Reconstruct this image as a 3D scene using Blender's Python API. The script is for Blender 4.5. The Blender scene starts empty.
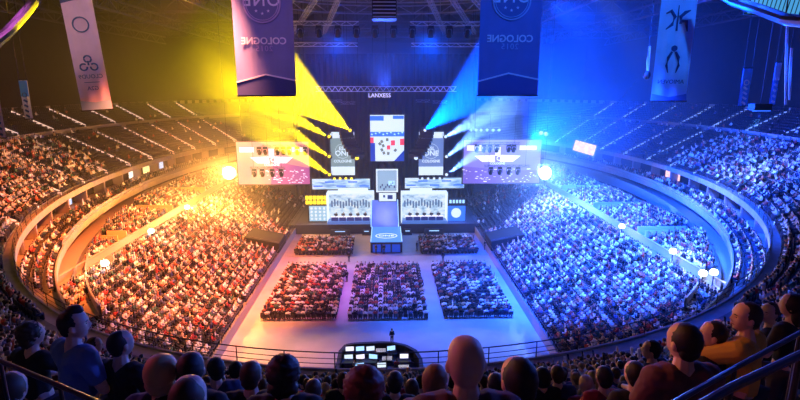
import bpy, bmesh, math, random
import numpy as np
from mathutils import Vector, Matrix

random.seed(7); rng = np.random.default_rng(7)
PI = math.pi
scene = bpy.context.scene
COL = scene.collection

# ------------------------------------------------------------------ camera
H = 26.0
TH = math.atan(112 / 500.0)            # pitch below the horizon
YAW = math.radians(1.7)                # turned a little to the right of the hall's axis
cam = bpy.data.cameras.new('camera'); cam_o = bpy.data.objects.new('camera', cam); COL.objects.link(cam_o)
cam.sensor_width = 36.0; cam.lens = 500 * 36.0 / 800.0; cam.clip_start = 0.05; cam.clip_end = 600
cam_o.location = (0, 0, H); cam_o.rotation_euler = (PI / 2 - TH, 0, -YAW)
scene.camera = cam_o

# ------------------------------------------------------------------ exposure and world
vs = scene.view_settings
scene.display_settings.display_device = 'sRGB'
vs.view_transform = 'Standard'; vs.look = 'None'; vs.exposure = 0.0; vs.gamma = 1.0; vs.use_curve_mapping = False
w = bpy.data.worlds.new('hall_dark'); scene.world = w; w.use_nodes = True
w.node_tree.nodes['Background'].inputs[0].default_value = (0.03, 0.05, 0.22, 1)
w.node_tree.nodes['Background'].inputs[1].default_value = 0.03
scene.cycles.use_denoising = True
scene.cycles.volume_bounces = 0
scene.cycles.max_bounces = 4
scene.cycles.diffuse_bounces = 2

# ------------------------------------------------------------------ lights of the hall, plus unseen fills added
def spot(name, loc, target, power, col, deg, blend=0.4, size=0.6):
    l = bpy.data.lights.new(name, 'SPOT'); l.energy = power; l.color = col
    l.spot_size = math.radians(deg); l.spot_blend = blend; l.shadow_soft_size = size
    o = bpy.data.objects.new(name, l); COL.objects.link(o); o.location = loc
    o.rotation_euler = (Vector(target) - Vector(loc)).to_track_quat('-Z', 'Y').to_euler()
    return o
ORANGE = (1.0, 0.36, 0.07); WARM = (1.0, 0.47, 0.20); YEL = (1.0, 0.68, 0.0); BLUE = (0.04, 0.17, 1.0); ICE = (0.35, 0.6, 1.0); MAG = (0.75, 0.2, 0.75)
# washes hung in the roof rig
spot('roof_wash_orange', (-16, 50, 36), (-27, 62, 4), 300000, (1.0, .20, .035), 72, 0.8, 1.0)
spot('roof_wash_orange', (-16, 88, 30), (-34, 88, 4), 36000, (1.0, .24, .07), 72, 0.8, 1.0)
spot('roof_wash_peach', (-18, 40, 36), (-28, 60, 4), 45000, (1.0, .37, .2), 44, 0.9, 1.0)
spot('roof_wash_blue', (16, 50, 36), (29, 62, 4), 800000, (.01, .08, 1.0), 72, 0.8, 1.0)
spot('roof_wash_blue', (16, 88, 30), (35, 88, 4), 110000, (.01, .09, 1.0), 74, 0.8, 1.0)
spot('roof_wash_ice', (18, 42, 36), (28, 58, 4), 75000, (.12, .36, 1.0), 44, 0.9, 1.0)
# floor
spot('floor_wash_warm', (-13, 42, 36), (-15, 48, 0), 105000, (1.0, 0.33, 0.15), 42, 1.0, 1.0)
spot('floor_wash_magenta', (-6, 52, 38), (-8, 62, 0), 60000, (.9, .14, .4), 36, 1.0, 1.0)
spot('floor_wash_violet', (1, 56, 38), (0, 66, 0), 80000, (.22, .12, 1.0), 38, 1.0, 1.0)
spot('floor_wash_blue', (8, 50, 38), (9, 56, 0), 210000, (0.03, 0.13, 1.0), 46, 1.0, 1.0)
spot('floor_fill_lilac', (0, 66, 38), (0, 86, 0), 60000, (.4, .42, 1.0), 40, 1.0, 1.0)  # extra fill added to brighten the floor before the stage
# upper stands
spot('upper_wash_warm', (-22, 66, 37), (-62, 62, 15), 42000, (1.0, 0.24, 0.10), 62, 1.0, 1.0)
spot('upper_wash_blue', (22, 70, 37), (68, 74, 15), 420000, (0.005, 0.06, 1.0), 80, 1.0, 1.0)
spot('upper_wash_ice', (24, 60, 37), (54, 74, 11), 150000, (0.25, 0.45, 1.0), 26, 1.0, 1.0)
spot('front_wash_violet', (0, 46, 37), (0, 12, 18), 1500, (0.55, 0.12, 1.0), 70, 1.0, 1.0)
spot('front_wash_blue', (30, 46, 37), (26, 18, 16), 42000, (0.01, 0.07, 1.0), 70, 1.0, 1.0)
spot('front_wash_violet', (-30, 46, 37), (-26, 18, 16), 9000, (0.6, 0.10, 0.6), 70, 1.0, 1.0)
# unseen floods added to tint the haze and brighten roof steel and banners
spot('haze_fill_blue', (25, 86, 16), (36, 52, 37), 700000, (.0, .055, 1.0), 74, 0.7, 1.0)
spot('haze_fill_blue', (30, 92, 17), (48, 90, 6), 70000, (.0, .085, 1.0), 100, 0.8, 1.0)
spot('haze_fill_yellow', (-24, 90, 20), (-38, 58, 40), 90000, (1.0, .62, .0), 60, 0.7, 1.0)
spot('haze_fill_navy', (-9, 100, 35), (-6, 70, 14), 20000, (.0, .07, 1.0), 90, 0.9, 1.0)
spot('haze_fill_navy', (9, 100, 35), (6, 70, 14), 28000, (.0, .07, 1.0), 90, 0.9, 1.0)
spot('roof_fill_blue', (0, 92, 26), (0, 66, 40), 24000, (.03, .10, 1.0), 60, 1.0, 1.0)
spot('banner_fill_violet', (-9, 20, 41), (-13, 44, 30), 8000, (.62, .40, 1.0), 40, .8, .4)
spot('banner_fill_blue', (13, 20, 41), (9, 44, 30), 20000, (.03, .2, 1.0), 40, .8, .4)
spot('banner_fill_rose', (-24, 24, 41), (-31, 50, 34), 9000, (1.0, .62, .75), 36, .8, .4)
spot('banner_fill_ice', (22, 24, 41), (28, 50, 34), 22000, (.04, .28, 1.0), 36, .8, .4)
# unseen side and rear fills added for the rows in front of the camera
spot('side_fill_blue', (-9, 13, 27), (-2, 3, 24.6), 700, (0.05, 0.12, 1.0), 50, 1.0, 0.4)
spot('side_fill_blue', (7, 8.5, 26.3), (-2.4, 3, 24.7), 2000, (0.06, 0.14, 1.0), 44, 1.0, 0.4)
spot('side_fill_amber', (-5, 9, 29), (2.3, 3, 25.0), 1500, (1.0, 0.34, 0.05), 30, .9, 0.4)
spot('side_fill_pink', (-7, 4.5, 27), (1.4, 2.8, 24.7), 360, (1.0, 0.10, 0.34), 40, .9, 0.4)
spot('rear_fill_red', (-3, -5, 31), (2, 4, 25), 90, (1.0, 0.08, 0.30), 70, 1.0, 0.6)

# ------------------------------------------------------------------ helpers
CY, SY = math.cos(YAW), math.sin(YAW)
def ray(px, py):
    u = (px - 400) / 500.0; v = (py - 200) / 500.0; c, s = math.cos(TH), math.sin(TH)
    x, y, z = u, c - v * s, -s - v * c
    return Vector((x * CY + y * SY, -x * SY + y * CY, z))
def atY(px, py, Y):
    d = ray(px, py); t = Y / d.y; return Vector((d.x * t, Y, H + d.z * t))
def atZ(px, py, z):
    d = ray(px, py); t = (z - H) / d.z; return Vector((d.x * t, d.y * t, z))
def project(x, y, z):
    z = z - H; X = x * CY - y * SY; Yv = x * SY + y * CY
    c, s = math.cos(TH), math.sin(TH); ww = Yv * c - z * s; up = Yv * s + z * c
    return 400 + 500 * X / ww, 200 - 500 * up / ww, ww

_mats = {}
def mat(name, col, rough=0.6, metal=0.0, emit=None, es=1.0, noise=None, attr=False, alpha=None):
    if name in _mats: return _mats[name]
    m = bpy.data.materials.new(name); m.use_nodes = True; nt = m.node_tree; b = nt.nodes['Principled BSDF']
    b.inputs['Base Color'].default_value = (*col, 1); b.inputs['Roughness'].default_value = rough; b.inputs['Metallic'].default_value = metal
    if emit is not None:
        b.inputs['Emission Color'].default_value = (*emit, 1); b.inputs['Emission Strength'].default_value = es
    if noise:
        tc = nt.nodes.new('ShaderNodeTexCoord'); n = nt.nodes.new('ShaderNodeTexNoise'); n.inputs['Scale'].default_value = noise[0]; n.inputs['Detail'].default_value = 4
        r = nt.nodes.new('ShaderNodeValToRGB'); k = noise[1]
        r.color_ramp.elements[0].position = .3; r.color_ramp.elements[1].position = .7
        r.color_ramp.elements[0].color = (*[c * (1 - k) for c in col], 1); r.color_ramp.elements[1].color = (*[min(1, c * (1 + k)) for c in col], 1)
        nt.links.new(tc.outputs['Object'], n.inputs['Vector']); nt.links.new(n.outputs['Fac'], r.inputs['Fac']); nt.links.new(r.outputs['Color'], b.inputs['Base Color'])
    if attr:
        a = nt.nodes.new('ShaderNodeAttribute'); a.attribute_name = 'tint'; nt.links.new(a.outputs['Color'], b.inputs['Base Color'])
    if alpha is not None: b.inputs['Alpha'].default_value = alpha
    _mats[name] = m; return m

def tag(o, label=None, cat=None, group=None, kind=None):
    if label: o['label'] = label
    if cat: o['category'] = cat
    if group: o['group'] = group
    if kind: o['kind'] = kind
    return o

class MB:
    def __init__(s): s.v = []; s.f = []; s.mi = []; s.cur = 0
    def add(s, vs_, fs):
        b = len(s.v); s.v.extend([tuple(p) for p in vs_]); s.f.extend([tuple(i + b for i in f) for f in fs]); s.mi.extend([s.cur] * len(fs)); return s
    def box(s, c, d, rz=0.0, M=None):
        hx, hy, hz = d[0] / 2, d[1] / 2, d[2] / 2
        P = [Vector((x, y, z)) for z in (-hz, hz) for y in (-hy, hy) for x in (-hx, hx)]
        R = M if M is not None else Matrix.Rotation(rz, 3, 'Z')
        c = Vector(c)
        return s.add([c + R @ p for p in P], [(0, 2, 3, 1), (4, 5, 7, 6), (0, 1, 5, 4), (2, 6, 7, 3), (0, 4, 6, 2), (1, 3, 7, 5)])
    def bar(s, p0, p1, w_, h_=None):
        p0 = Vector(p0); p1 = Vector(p1); d = p1 - p0; L = d.length
        if L < 1e-6: return s
        R = d.to_track_quat('Y', 'Z').to_matrix(); return s.box((p0 + p1) / 2, (w_, L, h_ or w_), M=R)
    def tube(s, pts, r, n=8, caps=True):
        pts = [Vector(p) for p in pts]; rs = r if isinstance(r, (list, tuple)) else [r] * len(pts)
        vs_ = []; fs = []
        for i, p in enumerate(pts):
            t = (pts[min(i + 1, len(pts) - 1)] - pts[max(i - 1, 0)]).normalized()
            a = t.cross(Vector((0, 0, 1)));
            if a.length < 1e-3: a = Vector((1, 0, 0))
            a.normalize(); b = t.cross(a)
            for k in range(n):
                an = 2 * PI * k / n; vs_.append(p + (a * math.cos(an) + b * math.sin(an)) * rs[i])
        for i in range(len(pts) - 1):
            for k in range(n):
                k2 = (k + 1) % n; fs.append((i * n + k, i * n + k2, (i + 1) * n + k2, (i + 1) * n + k))
        if caps: fs.append(tuple(range(n - 1, -1, -1))); fs.append(tuple((len(pts) - 1) * n + k for k in range(n)))
        return s.add(vs_, fs)
    def lathe(s, prof, n=12, c=(0, 0, 0), M=None):
        R = M or Matrix.Identity(3); c = Vector(c); vs_ = []; fs = []
        for r, z in prof:
            for k in range(n):
                a = 2 * PI * k / n; vs_.append(c + R @ Vector((r * math.cos(a), r * math.sin(a), z)))
        for i in range(len(prof) - 1):
            for k in range(n):
                k2 = (k + 1) % n; fs.append((i * n + k, i * n + k2, (i + 1) * n + k2, (i + 1) * n + k))
        fs.append(tuple(range(n - 1, -1, -1))); fs.append(tuple((len(prof) - 1) * n + k for k in range(n)))
        return s.add(vs_, fs)
    def ball(s, c, r, sub=1):
        bm = bmesh.new(); bmesh.ops.create_icosphere(bm, subdivisions=sub, radius=1.0)
        r = r if isinstance(r, (tuple, list)) else (r, r, r)
        bm.verts.ensure_lookup_table()
        s.add([(c[0] + v.co.x * r[0], c[1] + v.co.y * r[1], c[2] + v.co.z * r[2]) for v in bm.verts], [tuple(v.index for v in f.verts) for f in bm.faces]); bm.free(); return s
    def prism(s, poly, thick, M=None, c=(0, 0, 0)):
        """polygon in x,z extruded along y by thick"""
        n = len(poly); R = M or Matrix.Identity(3); c = Vector(c)
        vs_ = [c + R @ Vector((x, -thick / 2, z)) for x, z in poly] + [c + R @ Vector((x, thick / 2, z)) for x, z in poly]
        fs = [tuple(range(n)), tuple(range(2 * n - 1, n - 1, -1))] + [(i, i + n, (i + 1) % n + n, (i + 1) % n) for i in range(n)]
        return s.add(vs_, fs)
    def mesh(s, name, mats, smooth=False):
        me = bpy.data.meshes.new(name); me.from_pydata(s.v, [], s.f)
        for m in (mats if isinstance(mats, (list, tuple)) else [mats]): me.materials.append(m)
        me.polygons.foreach_set('material_index', s.mi)
        if smooth: me.polygons.foreach_set('use_smooth', [True] * len(s.f))
        me.update(); return me
    def build(s, name, mats, parent=None, loc=None, smooth=False, rz=0.0):
        o = bpy.data.objects.new(name, s.mesh(name, mats, smooth)); COL.objects.link(o)
        if parent: o.parent = parent
        if loc is not None: o.location = loc
        if rz: o.rotation_euler.z = rz
        return o

def empty(name, loc, label, cat, group=None, rz=0.0):
    o = bpy.data.objects.new(name, None); COL.objects.link(o); o.location = loc; o.rotation_euler.z = rz; o.empty_display_size = .3
    return tag(o, label, cat, group)
def kids(o): return [c for c in bpy.data.objects if c.parent == o]
def copy_tree(o, cache={}):
    if o.name not in cache: cache[o.name] = [(c, [g for g in bpy.data.objects if g.parent == c]) for c in bpy.data.objects if c.parent == o]
    r = o.copy(); COL.objects.link(r)
    for c, gs in cache[o.name]:
        d = c.copy(); COL.objects.link(d); d.parent = r
        for g in gs:
            e = g.copy(); COL.objects.link(e); e.parent = d
    return r

def text_geo(txt, size, mirror=False, extrude=0.01, spacing=1.0, bold=0.0):
    """text as vertices in x,z (facing -y), centred"""
    cu = bpy.data.curves.new('t', 'FONT'); cu.body = txt; cu.size = size; cu.align_x = 'CENTER'; cu.extrude = extrude; cu.space_character = spacing; cu.offset = bold; cu.resolution_u = 3
    o = bpy.data.objects.new('t', cu); COL.objects.link(o); bpy.context.view_layer.update()
    me = bpy.data.meshes.new_from_object(o.evaluated_get(bpy.context.evaluated_depsgraph_get()))
    vs_ = [((-v.co.x if mirror else v.co.x), -v.co.z, v.co.y) for v in me.vertices]; fs = [tuple(p.vertices) for p in me.polygons]
    bpy.data.objects.remove(o); bpy.data.curves.remove(cu); bpy.data.meshes.remove(me)
    return vs_, fs
def put(mb, geo, off, M=None):
    R = M or Matrix.Identity(3); off = Vector(off); mb.add([off + R @ Vector(v) for v in geo[0]], geo[1])

# ------------------------------------------------------------------ materials
M_floor = mat('floor_grey', (.42, .41, .42), .38, noise=(.35, .12))
M_conc = mat('concrete', (.20, .19, .19), .8, noise=(1.5, .2))
M_concl = mat('pale_fascia', (.42, .37, .35), .6, noise=(1.2, .15))
M_dark = mat('dark_metal', (.02, .02, .022), .5)
M_black = mat('black_cloth', (.008, .008, .01), .9)
M_rail = mat('rail_paint', (.05, .05, .06), .35, .6)
M_steel = mat('truss_steel', (.45, .45, .48), .35, .8)
M_seat = mat('seat_plastic', (.035, .032, .04), .5)
M_seatf = mat('floor_seat_fabric', (.05, .05, .06), .8)
M_ceil = mat('roof_dark', (.018, .018, .02), .9, noise=(.4, .4))
M_wall = mat('hall_wall', (.014, .013, .015), .9, noise=(.5, .3))
M_gal = mat('gallery_concrete', (.34, .28, .26), .7)
M_glass = mat('suite_glass', (.02, .02, .03), .1)

# ------------------------------------------------------------------ bowl geometry
YC, BB = 100.0, 75.5
def ell(th, o):
    c, s = math.cos(th), math.sin(th); a = 52.0 + 3.0 * c
    x = a * c; y = YC + BB * s; nx, ny = c / a, s / BB; n = math.hypot(nx, ny)
    return Vector((x + nx / n * o, y + ny / n * o)), Vector((nx / n, ny / n))
def slope(th):
    t = min(1, max(0, (-math.sin(th) - .72) / .24)); t = t * t * (3 - 2 * t); return .50 + .068 * t
NROW = 25; PITCH = .85
def row_z(th, k): return max(11.0, 11.0 + slope(th) * PITCH * (k + .6) - .95 * (slope(th) - .50) / .068 * (1 - (k + .6) / 28))
def row_o(k): return .95 + PITCH * k
def ring(name, prof, m, t0=0.0, t1=2 * PI, n=200, closed=False, parent=None, kind='structure', label=None):
    pts = []; fs = []; P = len(prof(0.0))
    cnt = n if abs(t1 - t0 - 2 * PI) < 1e-6 else n + 1
    for i in range(cnt):
        th = t0 + (t1 - t0) * i / n
        for o_, z in prof(th):
            p, _ = ell(th, o_); pts.append((p.x, p.y, z))
    for i in range(n):
        j = (i + 1) % cnt
        for k in range(P if closed else P - 1):
            k2 = (k + 1) % P; fs.append((i * P + k, j * P + k, j * P + k2, i * P + k2))
    mb = MB(); mb.add(pts, fs); o = mb.build(name, m, parent)
    if kind: o['kind'] = kind
    if label: o['label'] = label
    return o

mb = MB(); mb.box((0, 80, -.1), (190, 240, .2)); tag(mb.build('floor', M_floor), 'smooth grey arena floor under the seating blocks', kind='structure')
mb = MB(); mb.box((3, 85, 43.2), (190, 240, .4)); tag(mb.build('ceiling', M_ceil), 'dark roof deck above the trusses', kind='structure')
def upper_prof(n0, n1):
    def f(th):
        L = []
        for k in range(n0, n1):
            z = row_z(th, k); L += [(row_o(k), row_z(th, k - 1) if k else 11.0), (row_o(k), z), (row_o(k) + PITCH, z)]
        return L
    return f
ring('floor_upper_tier', upper_prof(0, NROW), M_conc, label='stepped concrete rows of the upper tier')
ring('floor_rear_rows', upper_prof(NROW, 32), M_conc, t0=PI * 1.2, t1=PI * 1.8, n=90, label='stepped concrete rows behind the camera')
ring('floor_rim_walkway', lambda th: [(0, 10.3), (0, 11.15), (.12, 11.15), (.12, 11.0), (.95, 11.0)], M_concl, label='walkway and pale front edge of the upper tier')
ring('wall_upper', lambda th: [(row_o(NROW) + (6.0 if -math.sin(th) > .8 else .0), row_z(th, NROW - 1)), (row_o(NROW) + (6.0 if -math.sin(th) > .8 else 0), 43)], M_wall, label='dark wall behind the upper tier')
ring('wall_suites', lambda th: [(2.6, 7.6), (2.6, 10.3), (0, 10.3)], M_wall, label='wall of the boxes under the upper tier')
ring('floor_balcony', lambda th: [(-2.8, 6.95), (-2.8, 7.9), (-2.65, 7.9), (-2.65, 7.2), (-1.5, 7.2), (-1.5, 7.5), (-.6, 7.5), (-.6, 7.8), (.4, 7.8), (.4, 8.1), (2.6, 8.1)], M_concl, label='stepped balcony of the box level with pale front')
ring('wall_lower', lambda th: [(-1.2, 0), (-1.2, 6.95), (-2.8, 6.95)], M_wall, label='dark wall under the balcony')

ring('trim_lower_gallery', lambda th: [(-5.3, 5.2), (-5.3, 7.0), (-5.15, 7.0), (-5.15, 6.1), (-1.2, 6.1)], M_gal, PI * .8, PI * 1.30, 90, label='dark lower gallery with pale parapet behind the middle bank, orange side')
ring('trim_lower_gallery', lambda th: [(-5.3, 5.2), (-5.3, 7.0), (-5.15, 7.0), (-5.15, 6.1), (-1.2, 6.1)], M_gal, -PI * .30, PI * .2, 90, label='dark lower gallery with pale parapet behind the middle bank, blue side')

def inner_x(y, sgn, off):
    s = max(-1, min(1, (y - YC) / BB)); th = math.asin(s); th = th if sgn > 0 else PI - th
    return abs(ell(th, off)[0].x)
# lower stands: long straight banks
JA, FX = 19, 16.4
def stand(name, sgn, x0, z0, nr, dx, dz, y0, y1, off, label):
    pts = []; fs = []; ys = np.arange(y0, y1 + .01, 2.0); P = None
    for y in ys:
        lim = inner_x(y, sgn, off); L = [(x0, 0), (x0, z0)]
        for j in range(nr):
            L += [(x0 + .3 + dx * j, z0 + dz * j), (x0 + .3 + dx * (j + 1), z0 + dz * j)] if j else [(x0 + .3, z0), (x0 + .3 + dx, z0)]
        L.append((x0 + .3 + dx * nr + 2.2, z0 + dz * (nr - 1))); P = len(L)
        for x, z in L: pts.append((sgn * min(x, lim), y, z if x < lim else z))
    for i in range(len(ys) - 1):
        for k in range(P - 1): fs.append((i * P + k, (i + 1) * P + k, (i + 1) * P + k + 1, i * P + k + 1))
    fs.append(tuple(range(P)) ); 
    mb = MB(); mb.add(pts, fs); return tag(mb.build(name, M_conc), label, kind='structure')
stand('floor_lower_bank', -1, FX, 1.1, JA, .8, .27, 31, 112, -1.3, 'stepped lower bank on the orange side')
stand('floor_lower_bank', 1, FX, 1.1, JA, .8, .27, 31, 112, -1.3, 'stepped lower bank on the blue side')
NB = 9
stand('floor_middle_bank', -1, 34.2, 6.0, NB, .85, .12, 46, 122, -5.4, 'stepped middle bank on the orange side')
stand('floor_middle_bank', 1, 34.2, 6.0, NB, .85, .12, 46, 122, -5.4, 'stepped middle bank on the blue side')
M_pink = mat('walkway_parapet', (.42, .34, .30), .6)
for sg in (-1, 1):
    side = 'orange' if sg < 0 else 'blue'
    mb = MB(); mb.box((sg * 34.15, 75, 6.25), (.18, 58, 1.1)); mb.box((sg * 34.15, 75, 6.83), (.3, 58, .07))
    tag(mb.build('trim_walkway', M_pink), 'pale parapet along the walkway of the %s side' % side, kind='structure')
    mb = MB(); mb.box((sg * (FX + .0), 70, .62), (.12, 80, 1.24)); mb.cur = 1; mb.tube([(sg * FX, 31, 1.9), (sg * FX, 110, 1.9)], .035)
    for y in range(31, 111, 3): mb.tube([(sg * FX, y, 1.2), (sg * FX, y, 1.9)], .03, 6)
    tag(mb.build('trim_floor_board', [mat('board_grey', (.3, .28, .3), .4), M_rail]), 'low board and rail beside the floor on the %s side' % side, kind='structure')

# parapets across the upper tier
ring('trim_cross_aisle', lambda th: [(row_o(15) - .1, row_z(th, 14)), (row_o(15) - .1, row_z(th, 14) + .95), (row_o(15) + .05, row_z(th, 14) + .95), (row_o(15) + .05, row_z(th, 14))], mat('parapet', (.5, .42, .42), .6), t0=-PI * .27, t1=PI * 1.27, n=140, label='low parapet across the upper tier')
ring('trim_top', lambda th: [(row_o(25), row_z(th, 24)), (row_o(25), row_z(th, 24) + .9), (row_o(25) - .2, row_z(th, 24) + .9)], mat('parapet', (.5, .42, .42), .6), t0=-PI * .27, t1=PI * 1.27, n=140, label='parapet along the top row')

# ------------------------------------------------------------------ arc table for seats around the bowl
ths = np.linspace(0, 2 * PI, 4001); PR = np.array([ell(t, 8)[0][:] for t in ths]); arc = np.concatenate([[0], np.cumsum(np.hypot(*np.diff(PR, axis=0).T))])
ARC_NEAR = float(np.interp(1.5 * PI, ths, arc)); AISLE = 9.6
def th_at(a): return float(np.interp(a % arc[-1], arc, ths))
aisle_arcs = []
k = 0
while True:
    for sg in (-1, 1):
        a = ARC_NEAR + sg * (AISLE * (k + .5)); aisle_arcs.append(a)
    k += 1
    if AISLE * (k + .5) > arc[-1] / 2: break
AISLE_TH = [th_at(a) for a in aisle_arcs]
AX = np.array([a % arc[-1] for a in aisle_arcs])
def in_aisle(th, o):
    a = float(np.interp(th % (2 * PI), ths, arc)); return np.min(np.abs(AX - a)) < .75

M_step_glow = mat('aisle_step_glow', (.75, .7, .68), .6, emit=(1, .62, .5), es=.8)  # emission on pale steps stands in for lamp light falling on them
M_stepb_glow = mat('aisle_step_glow_cool', (.7, .72, .78), .6, emit=(.3, .5, 1), es=.9)
cnt_a = {}
for th in sorted(AISLE_TH, key=lambda t: ell(t, 10)[0].y):
    p, n_ = ell(th, 10)
    if p.y < 46 or p.y > 150: continue
    left = p.x < 0; ph = math.atan2(n_.y, n_.x) - PI / 2
    for a0, a1, sec in ((0, 14, 'lower'), (16, 25, 'upper')):
        mb = MB()
        for k in range(a0, a1):
            q, _ = ell(th, row_o(k) + .2); z = row_z(th, k)
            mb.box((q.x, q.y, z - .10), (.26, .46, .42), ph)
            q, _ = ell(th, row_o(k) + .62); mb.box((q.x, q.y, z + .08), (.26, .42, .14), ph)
        kk = (left, sec); cnt_a[kk] = cnt_a.get(kk, -1) + 1
        q0, _ = ell(th, row_o(a0) + .2); q1, _ = ell(th, row_o(a1 - 1) + .8); mb.bar((q0.x + .25 * n_.y, q0.y - .25 * n_.x, row_z(th, a0) + .3), (q1.x + .25 * n_.y, q1.y - .25 * n_.x, row_z(th, a1 - 1) + .3), .15)  # added glowing bar draws the flight as one bright line
        tag(mb.build('aisle_stairs', M_step_glow if left else M_stepb_glow), 'added-glow steps on the %s upper tier, %s flight from the camera in the %s rows' % ('orange' if left else 'blue', ('first second third fourth fifth sixth seventh eighth ninth tenth eleventh twelfth thirteenth fourteenth fifteenth sixteenth'.split())[cnt_a[kk]], sec), 'stairs', 'added-glow stairs in the upper tier, %s %s %s' % (sec, 'orange' if left else 'blue', 'far' if p.y > 105 else 'mid' if p.y > 70 else 'near'))

# rim railing: sections, each with posts
def rail_section(t0, t1, label, off=.06, z=11.15, h=.95):
    r = empty('railing', (*ell((t0 + t1) / 2, off)[0], z), label, 'railing', None); O = Vector(r.location)
    n = max(6, int((t1 - t0) * 50)); A = [Vector((*ell(t0 + (t1 - t0) * i / n, off)[0], z)) - O for i in range(n + 1)]
    for nm, hh, rr in (('top_rail', h, .035), ('middle_rail', h * .62, .02), ('middle_rail', h * .3, .02)):
        mb = MB(); mb.tube([p + Vector((0, 0, hh)) for p in A], rr, 6); mb.build(nm, M_rail, r)
    L = sum((A[i + 1] - A[i]).length for i in range(n)); m_ = max(2, int(L / 2.6))
    for i in range(m_):
        t = t0 + (t1 - t0) * (i + .5) / m_; p = Vector((*ell(t, off)[0], z)) - O
        mb = MB(); mb.tube([p, p + Vector((0, 0, h))], .03, 6); mb.build('post', M_rail, r)
    return r
bounds = [PI * x for x in (.90, 1.08, 1.2, 1.32, 1.44, 1.56, 1.68, 1.80, 1.92, 2.1)]
names = ['railing on the rim of the upper tier, far orange side', 'railing on the orange side rim beside the box balcony', 'railing on the orange side rim at the bend', 'dark rim railing above the lower orange crowd', 'dark rim railing straight ahead over the orange floor edge and mixing desk', 'dark rim railing over the blue floor edge', 'dark rim railing above the lower blue crowd', 'railing on the blue side rim at the bend', 'railing on the rim of the upper tier, far blue side']
for i in range(9): rail_section(bounds[i], bounds[i + 1], names[i])
M_gp = mat('glass_panel', (.8, .75, .75), .15, alpha=.35)
for t0, t1, lb in ((PI * .82, PI * 1.2, 'orange'), (-PI * .2, PI * .18, 'blue')):
    ring('glass_balustrade', lambda th: [(-2.75, 7.9), (-2.75, 8.5), (-2.7, 8.5), (-2.7, 7.9)], M_gp, t0, t1, 80, closed=True, kind=None); tag(bpy.context.scene.objects[-1] if False else COL.objects[-1], 'glass balustrade on the box balcony of the %s side' % lb, 'balustrade')

# suites: window frames, lit screens
M_partition = mat('suite_partition', (.35, .28, .27), .7)
scr = {}
def screen_mat(name, cols, strength, scale=6.0):
    if name in _mats: return _mats[name]
    m = bpy.data.materials.new(name); m.use_nodes = True; nt = m.node_tree; b = nt.nodes['Principled BSDF']; b.inputs['Base Color'].default_value = (.01, .01, .01, 1); b.inputs['Roughness'].default_value = .4
    tc = nt.nodes.new('ShaderNodeTexCoord'); n = nt.nodes.new('ShaderNodeTexNoise'); n.inputs['Scale'].default_value = scale; n.inputs['Detail'].default_value = 3
    r = nt.nodes.new('ShaderNodeValToRGB'); el = r.color_ramp.elements
    while len(el) < len(cols): el.new(.5)
    for i, c in enumerate(cols): el[i].position = .3 + .4 * i / (len(cols) - 1); el[i].color = (*c, 1)
    nt.links.new(tc.outputs['Generated'], n.inputs['Vector']); nt.links.new(n.outputs['Fac'], r.inputs['Fac']); nt.links.new(r.outputs['Color'], b.inputs['Emission Color']); b.inputs['Emission Strength'].default_value = strength
    _mats[name] = m; return m
S_tv = {'blue': screen_mat('tv_blue', [(.1, .3, .9), (.7, .8, 1), (.2, .4, .8)], 1.3), 'yellow': screen_mat('tv_yellow', [(1, .6, .1), (1, .9, .5)], 1.6), 'white': screen_mat('tv_white', [(1, .8, .6), (1, 1, .9)], 1.6), 'pink': screen_mat('tv_pink', [(1, .35, .25), (1, .7, .6), (.8, .2, .3)], 1.5), 'red': screen_mat('tv_red', [(1, .25, .15), (1, .6, .5)], 1.2)}
def on_ring(px, py, o):
    """point where the view ray meets the ring surface at offset o"""
    best = None
    for t in np.linspace(0, 2 * PI, 2400):
        p, n_ = ell(t, o); d = ray(px, py); s = (p.x * d.x + p.y * d.y) / (d.x ** 2 + d.y ** 2)
        e = math.hypot(p.x - d.x * s, p.y - d.y * s)
        if s > 25 and (best is None or e < best[0]): best = (e, t, H + d.z * s)
    return best[1], best[2]
suite = [(145, 161, 9, 'yellow', 'bright yellow screen in a box'), (130, 167, 4, 'white', 'small white lit screen in a box'), (98, 181, 8, 'blue', 'pale blue screen in a box'), (68, 192, 6, 'blue', 'dim blue screen in a box at the near bend'), (160, 155, 4, 'blue', 'small blue screen in a far box'), (673, 172, 20, 'pink', 'wide pink and white screen in a box'), (733, 198, 7, 'pink', 'pink lit screen in the box at the near bend'), (655, 160, 5, 'white', 'small white screen in a box')]
for px, py, wpx, c, lb in suite:
    th, z = on_ring(px, py, 1.9); p, n_ = ell(th, 1.9); ph = math.atan2(n_.y, n_.x) - PI / 2
    d = project(p.x, p.y, z)[2]; wd = min(5.5, max(1.6, wpx * d / 500 * 1.35)); z = 9.1
    t = empty('box_screen', (p.x, p.y, z), lb + (' on the orange side' if px < 400 else ' on the blue side'), 'screen', None, ph)
    mb = MB(); mb.box((0, .06, 0), (wd + .12, .1, 1.5)); mb.build('casing', M_dark, t)
    mb = MB(); mb.box((0, -.01, 0), (wd, .05, 1.38)); mb.build('display', S_tv[c], t)
for t0, t1, lb in ((PI * .84, PI * 1.24, 'orange'), (-PI * .24, PI * .16, 'blue')):
    n = 26 - 12
    for i in range(n):
        th = t0 + (t1 - t0) * i / (n - 1); p, n_ = ell(th, 1.4); ph = math.atan2(n_.y, n_.x) - PI / 2
        mb = MB(); mb.box((0, 0, 0), (.25, 1.8, 2.1)); mb.box((0, -.8, 0), (.4, .3, 2.15)); tag(mb.build('box_partition', M_partition, loc=(p.x, p.y, 9.2), rz=ph), 'partition wall between two boxes, %s from the %s end, %s side' % (('first second third fourth fifth sixth seventh eighth ninth tenth eleventh twelfth thirteenth fourteenth'.split())[i], 'far' if lb == 'orange' else 'near', lb), 'partition', 'partitions between the %s side boxes' % lb)

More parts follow.
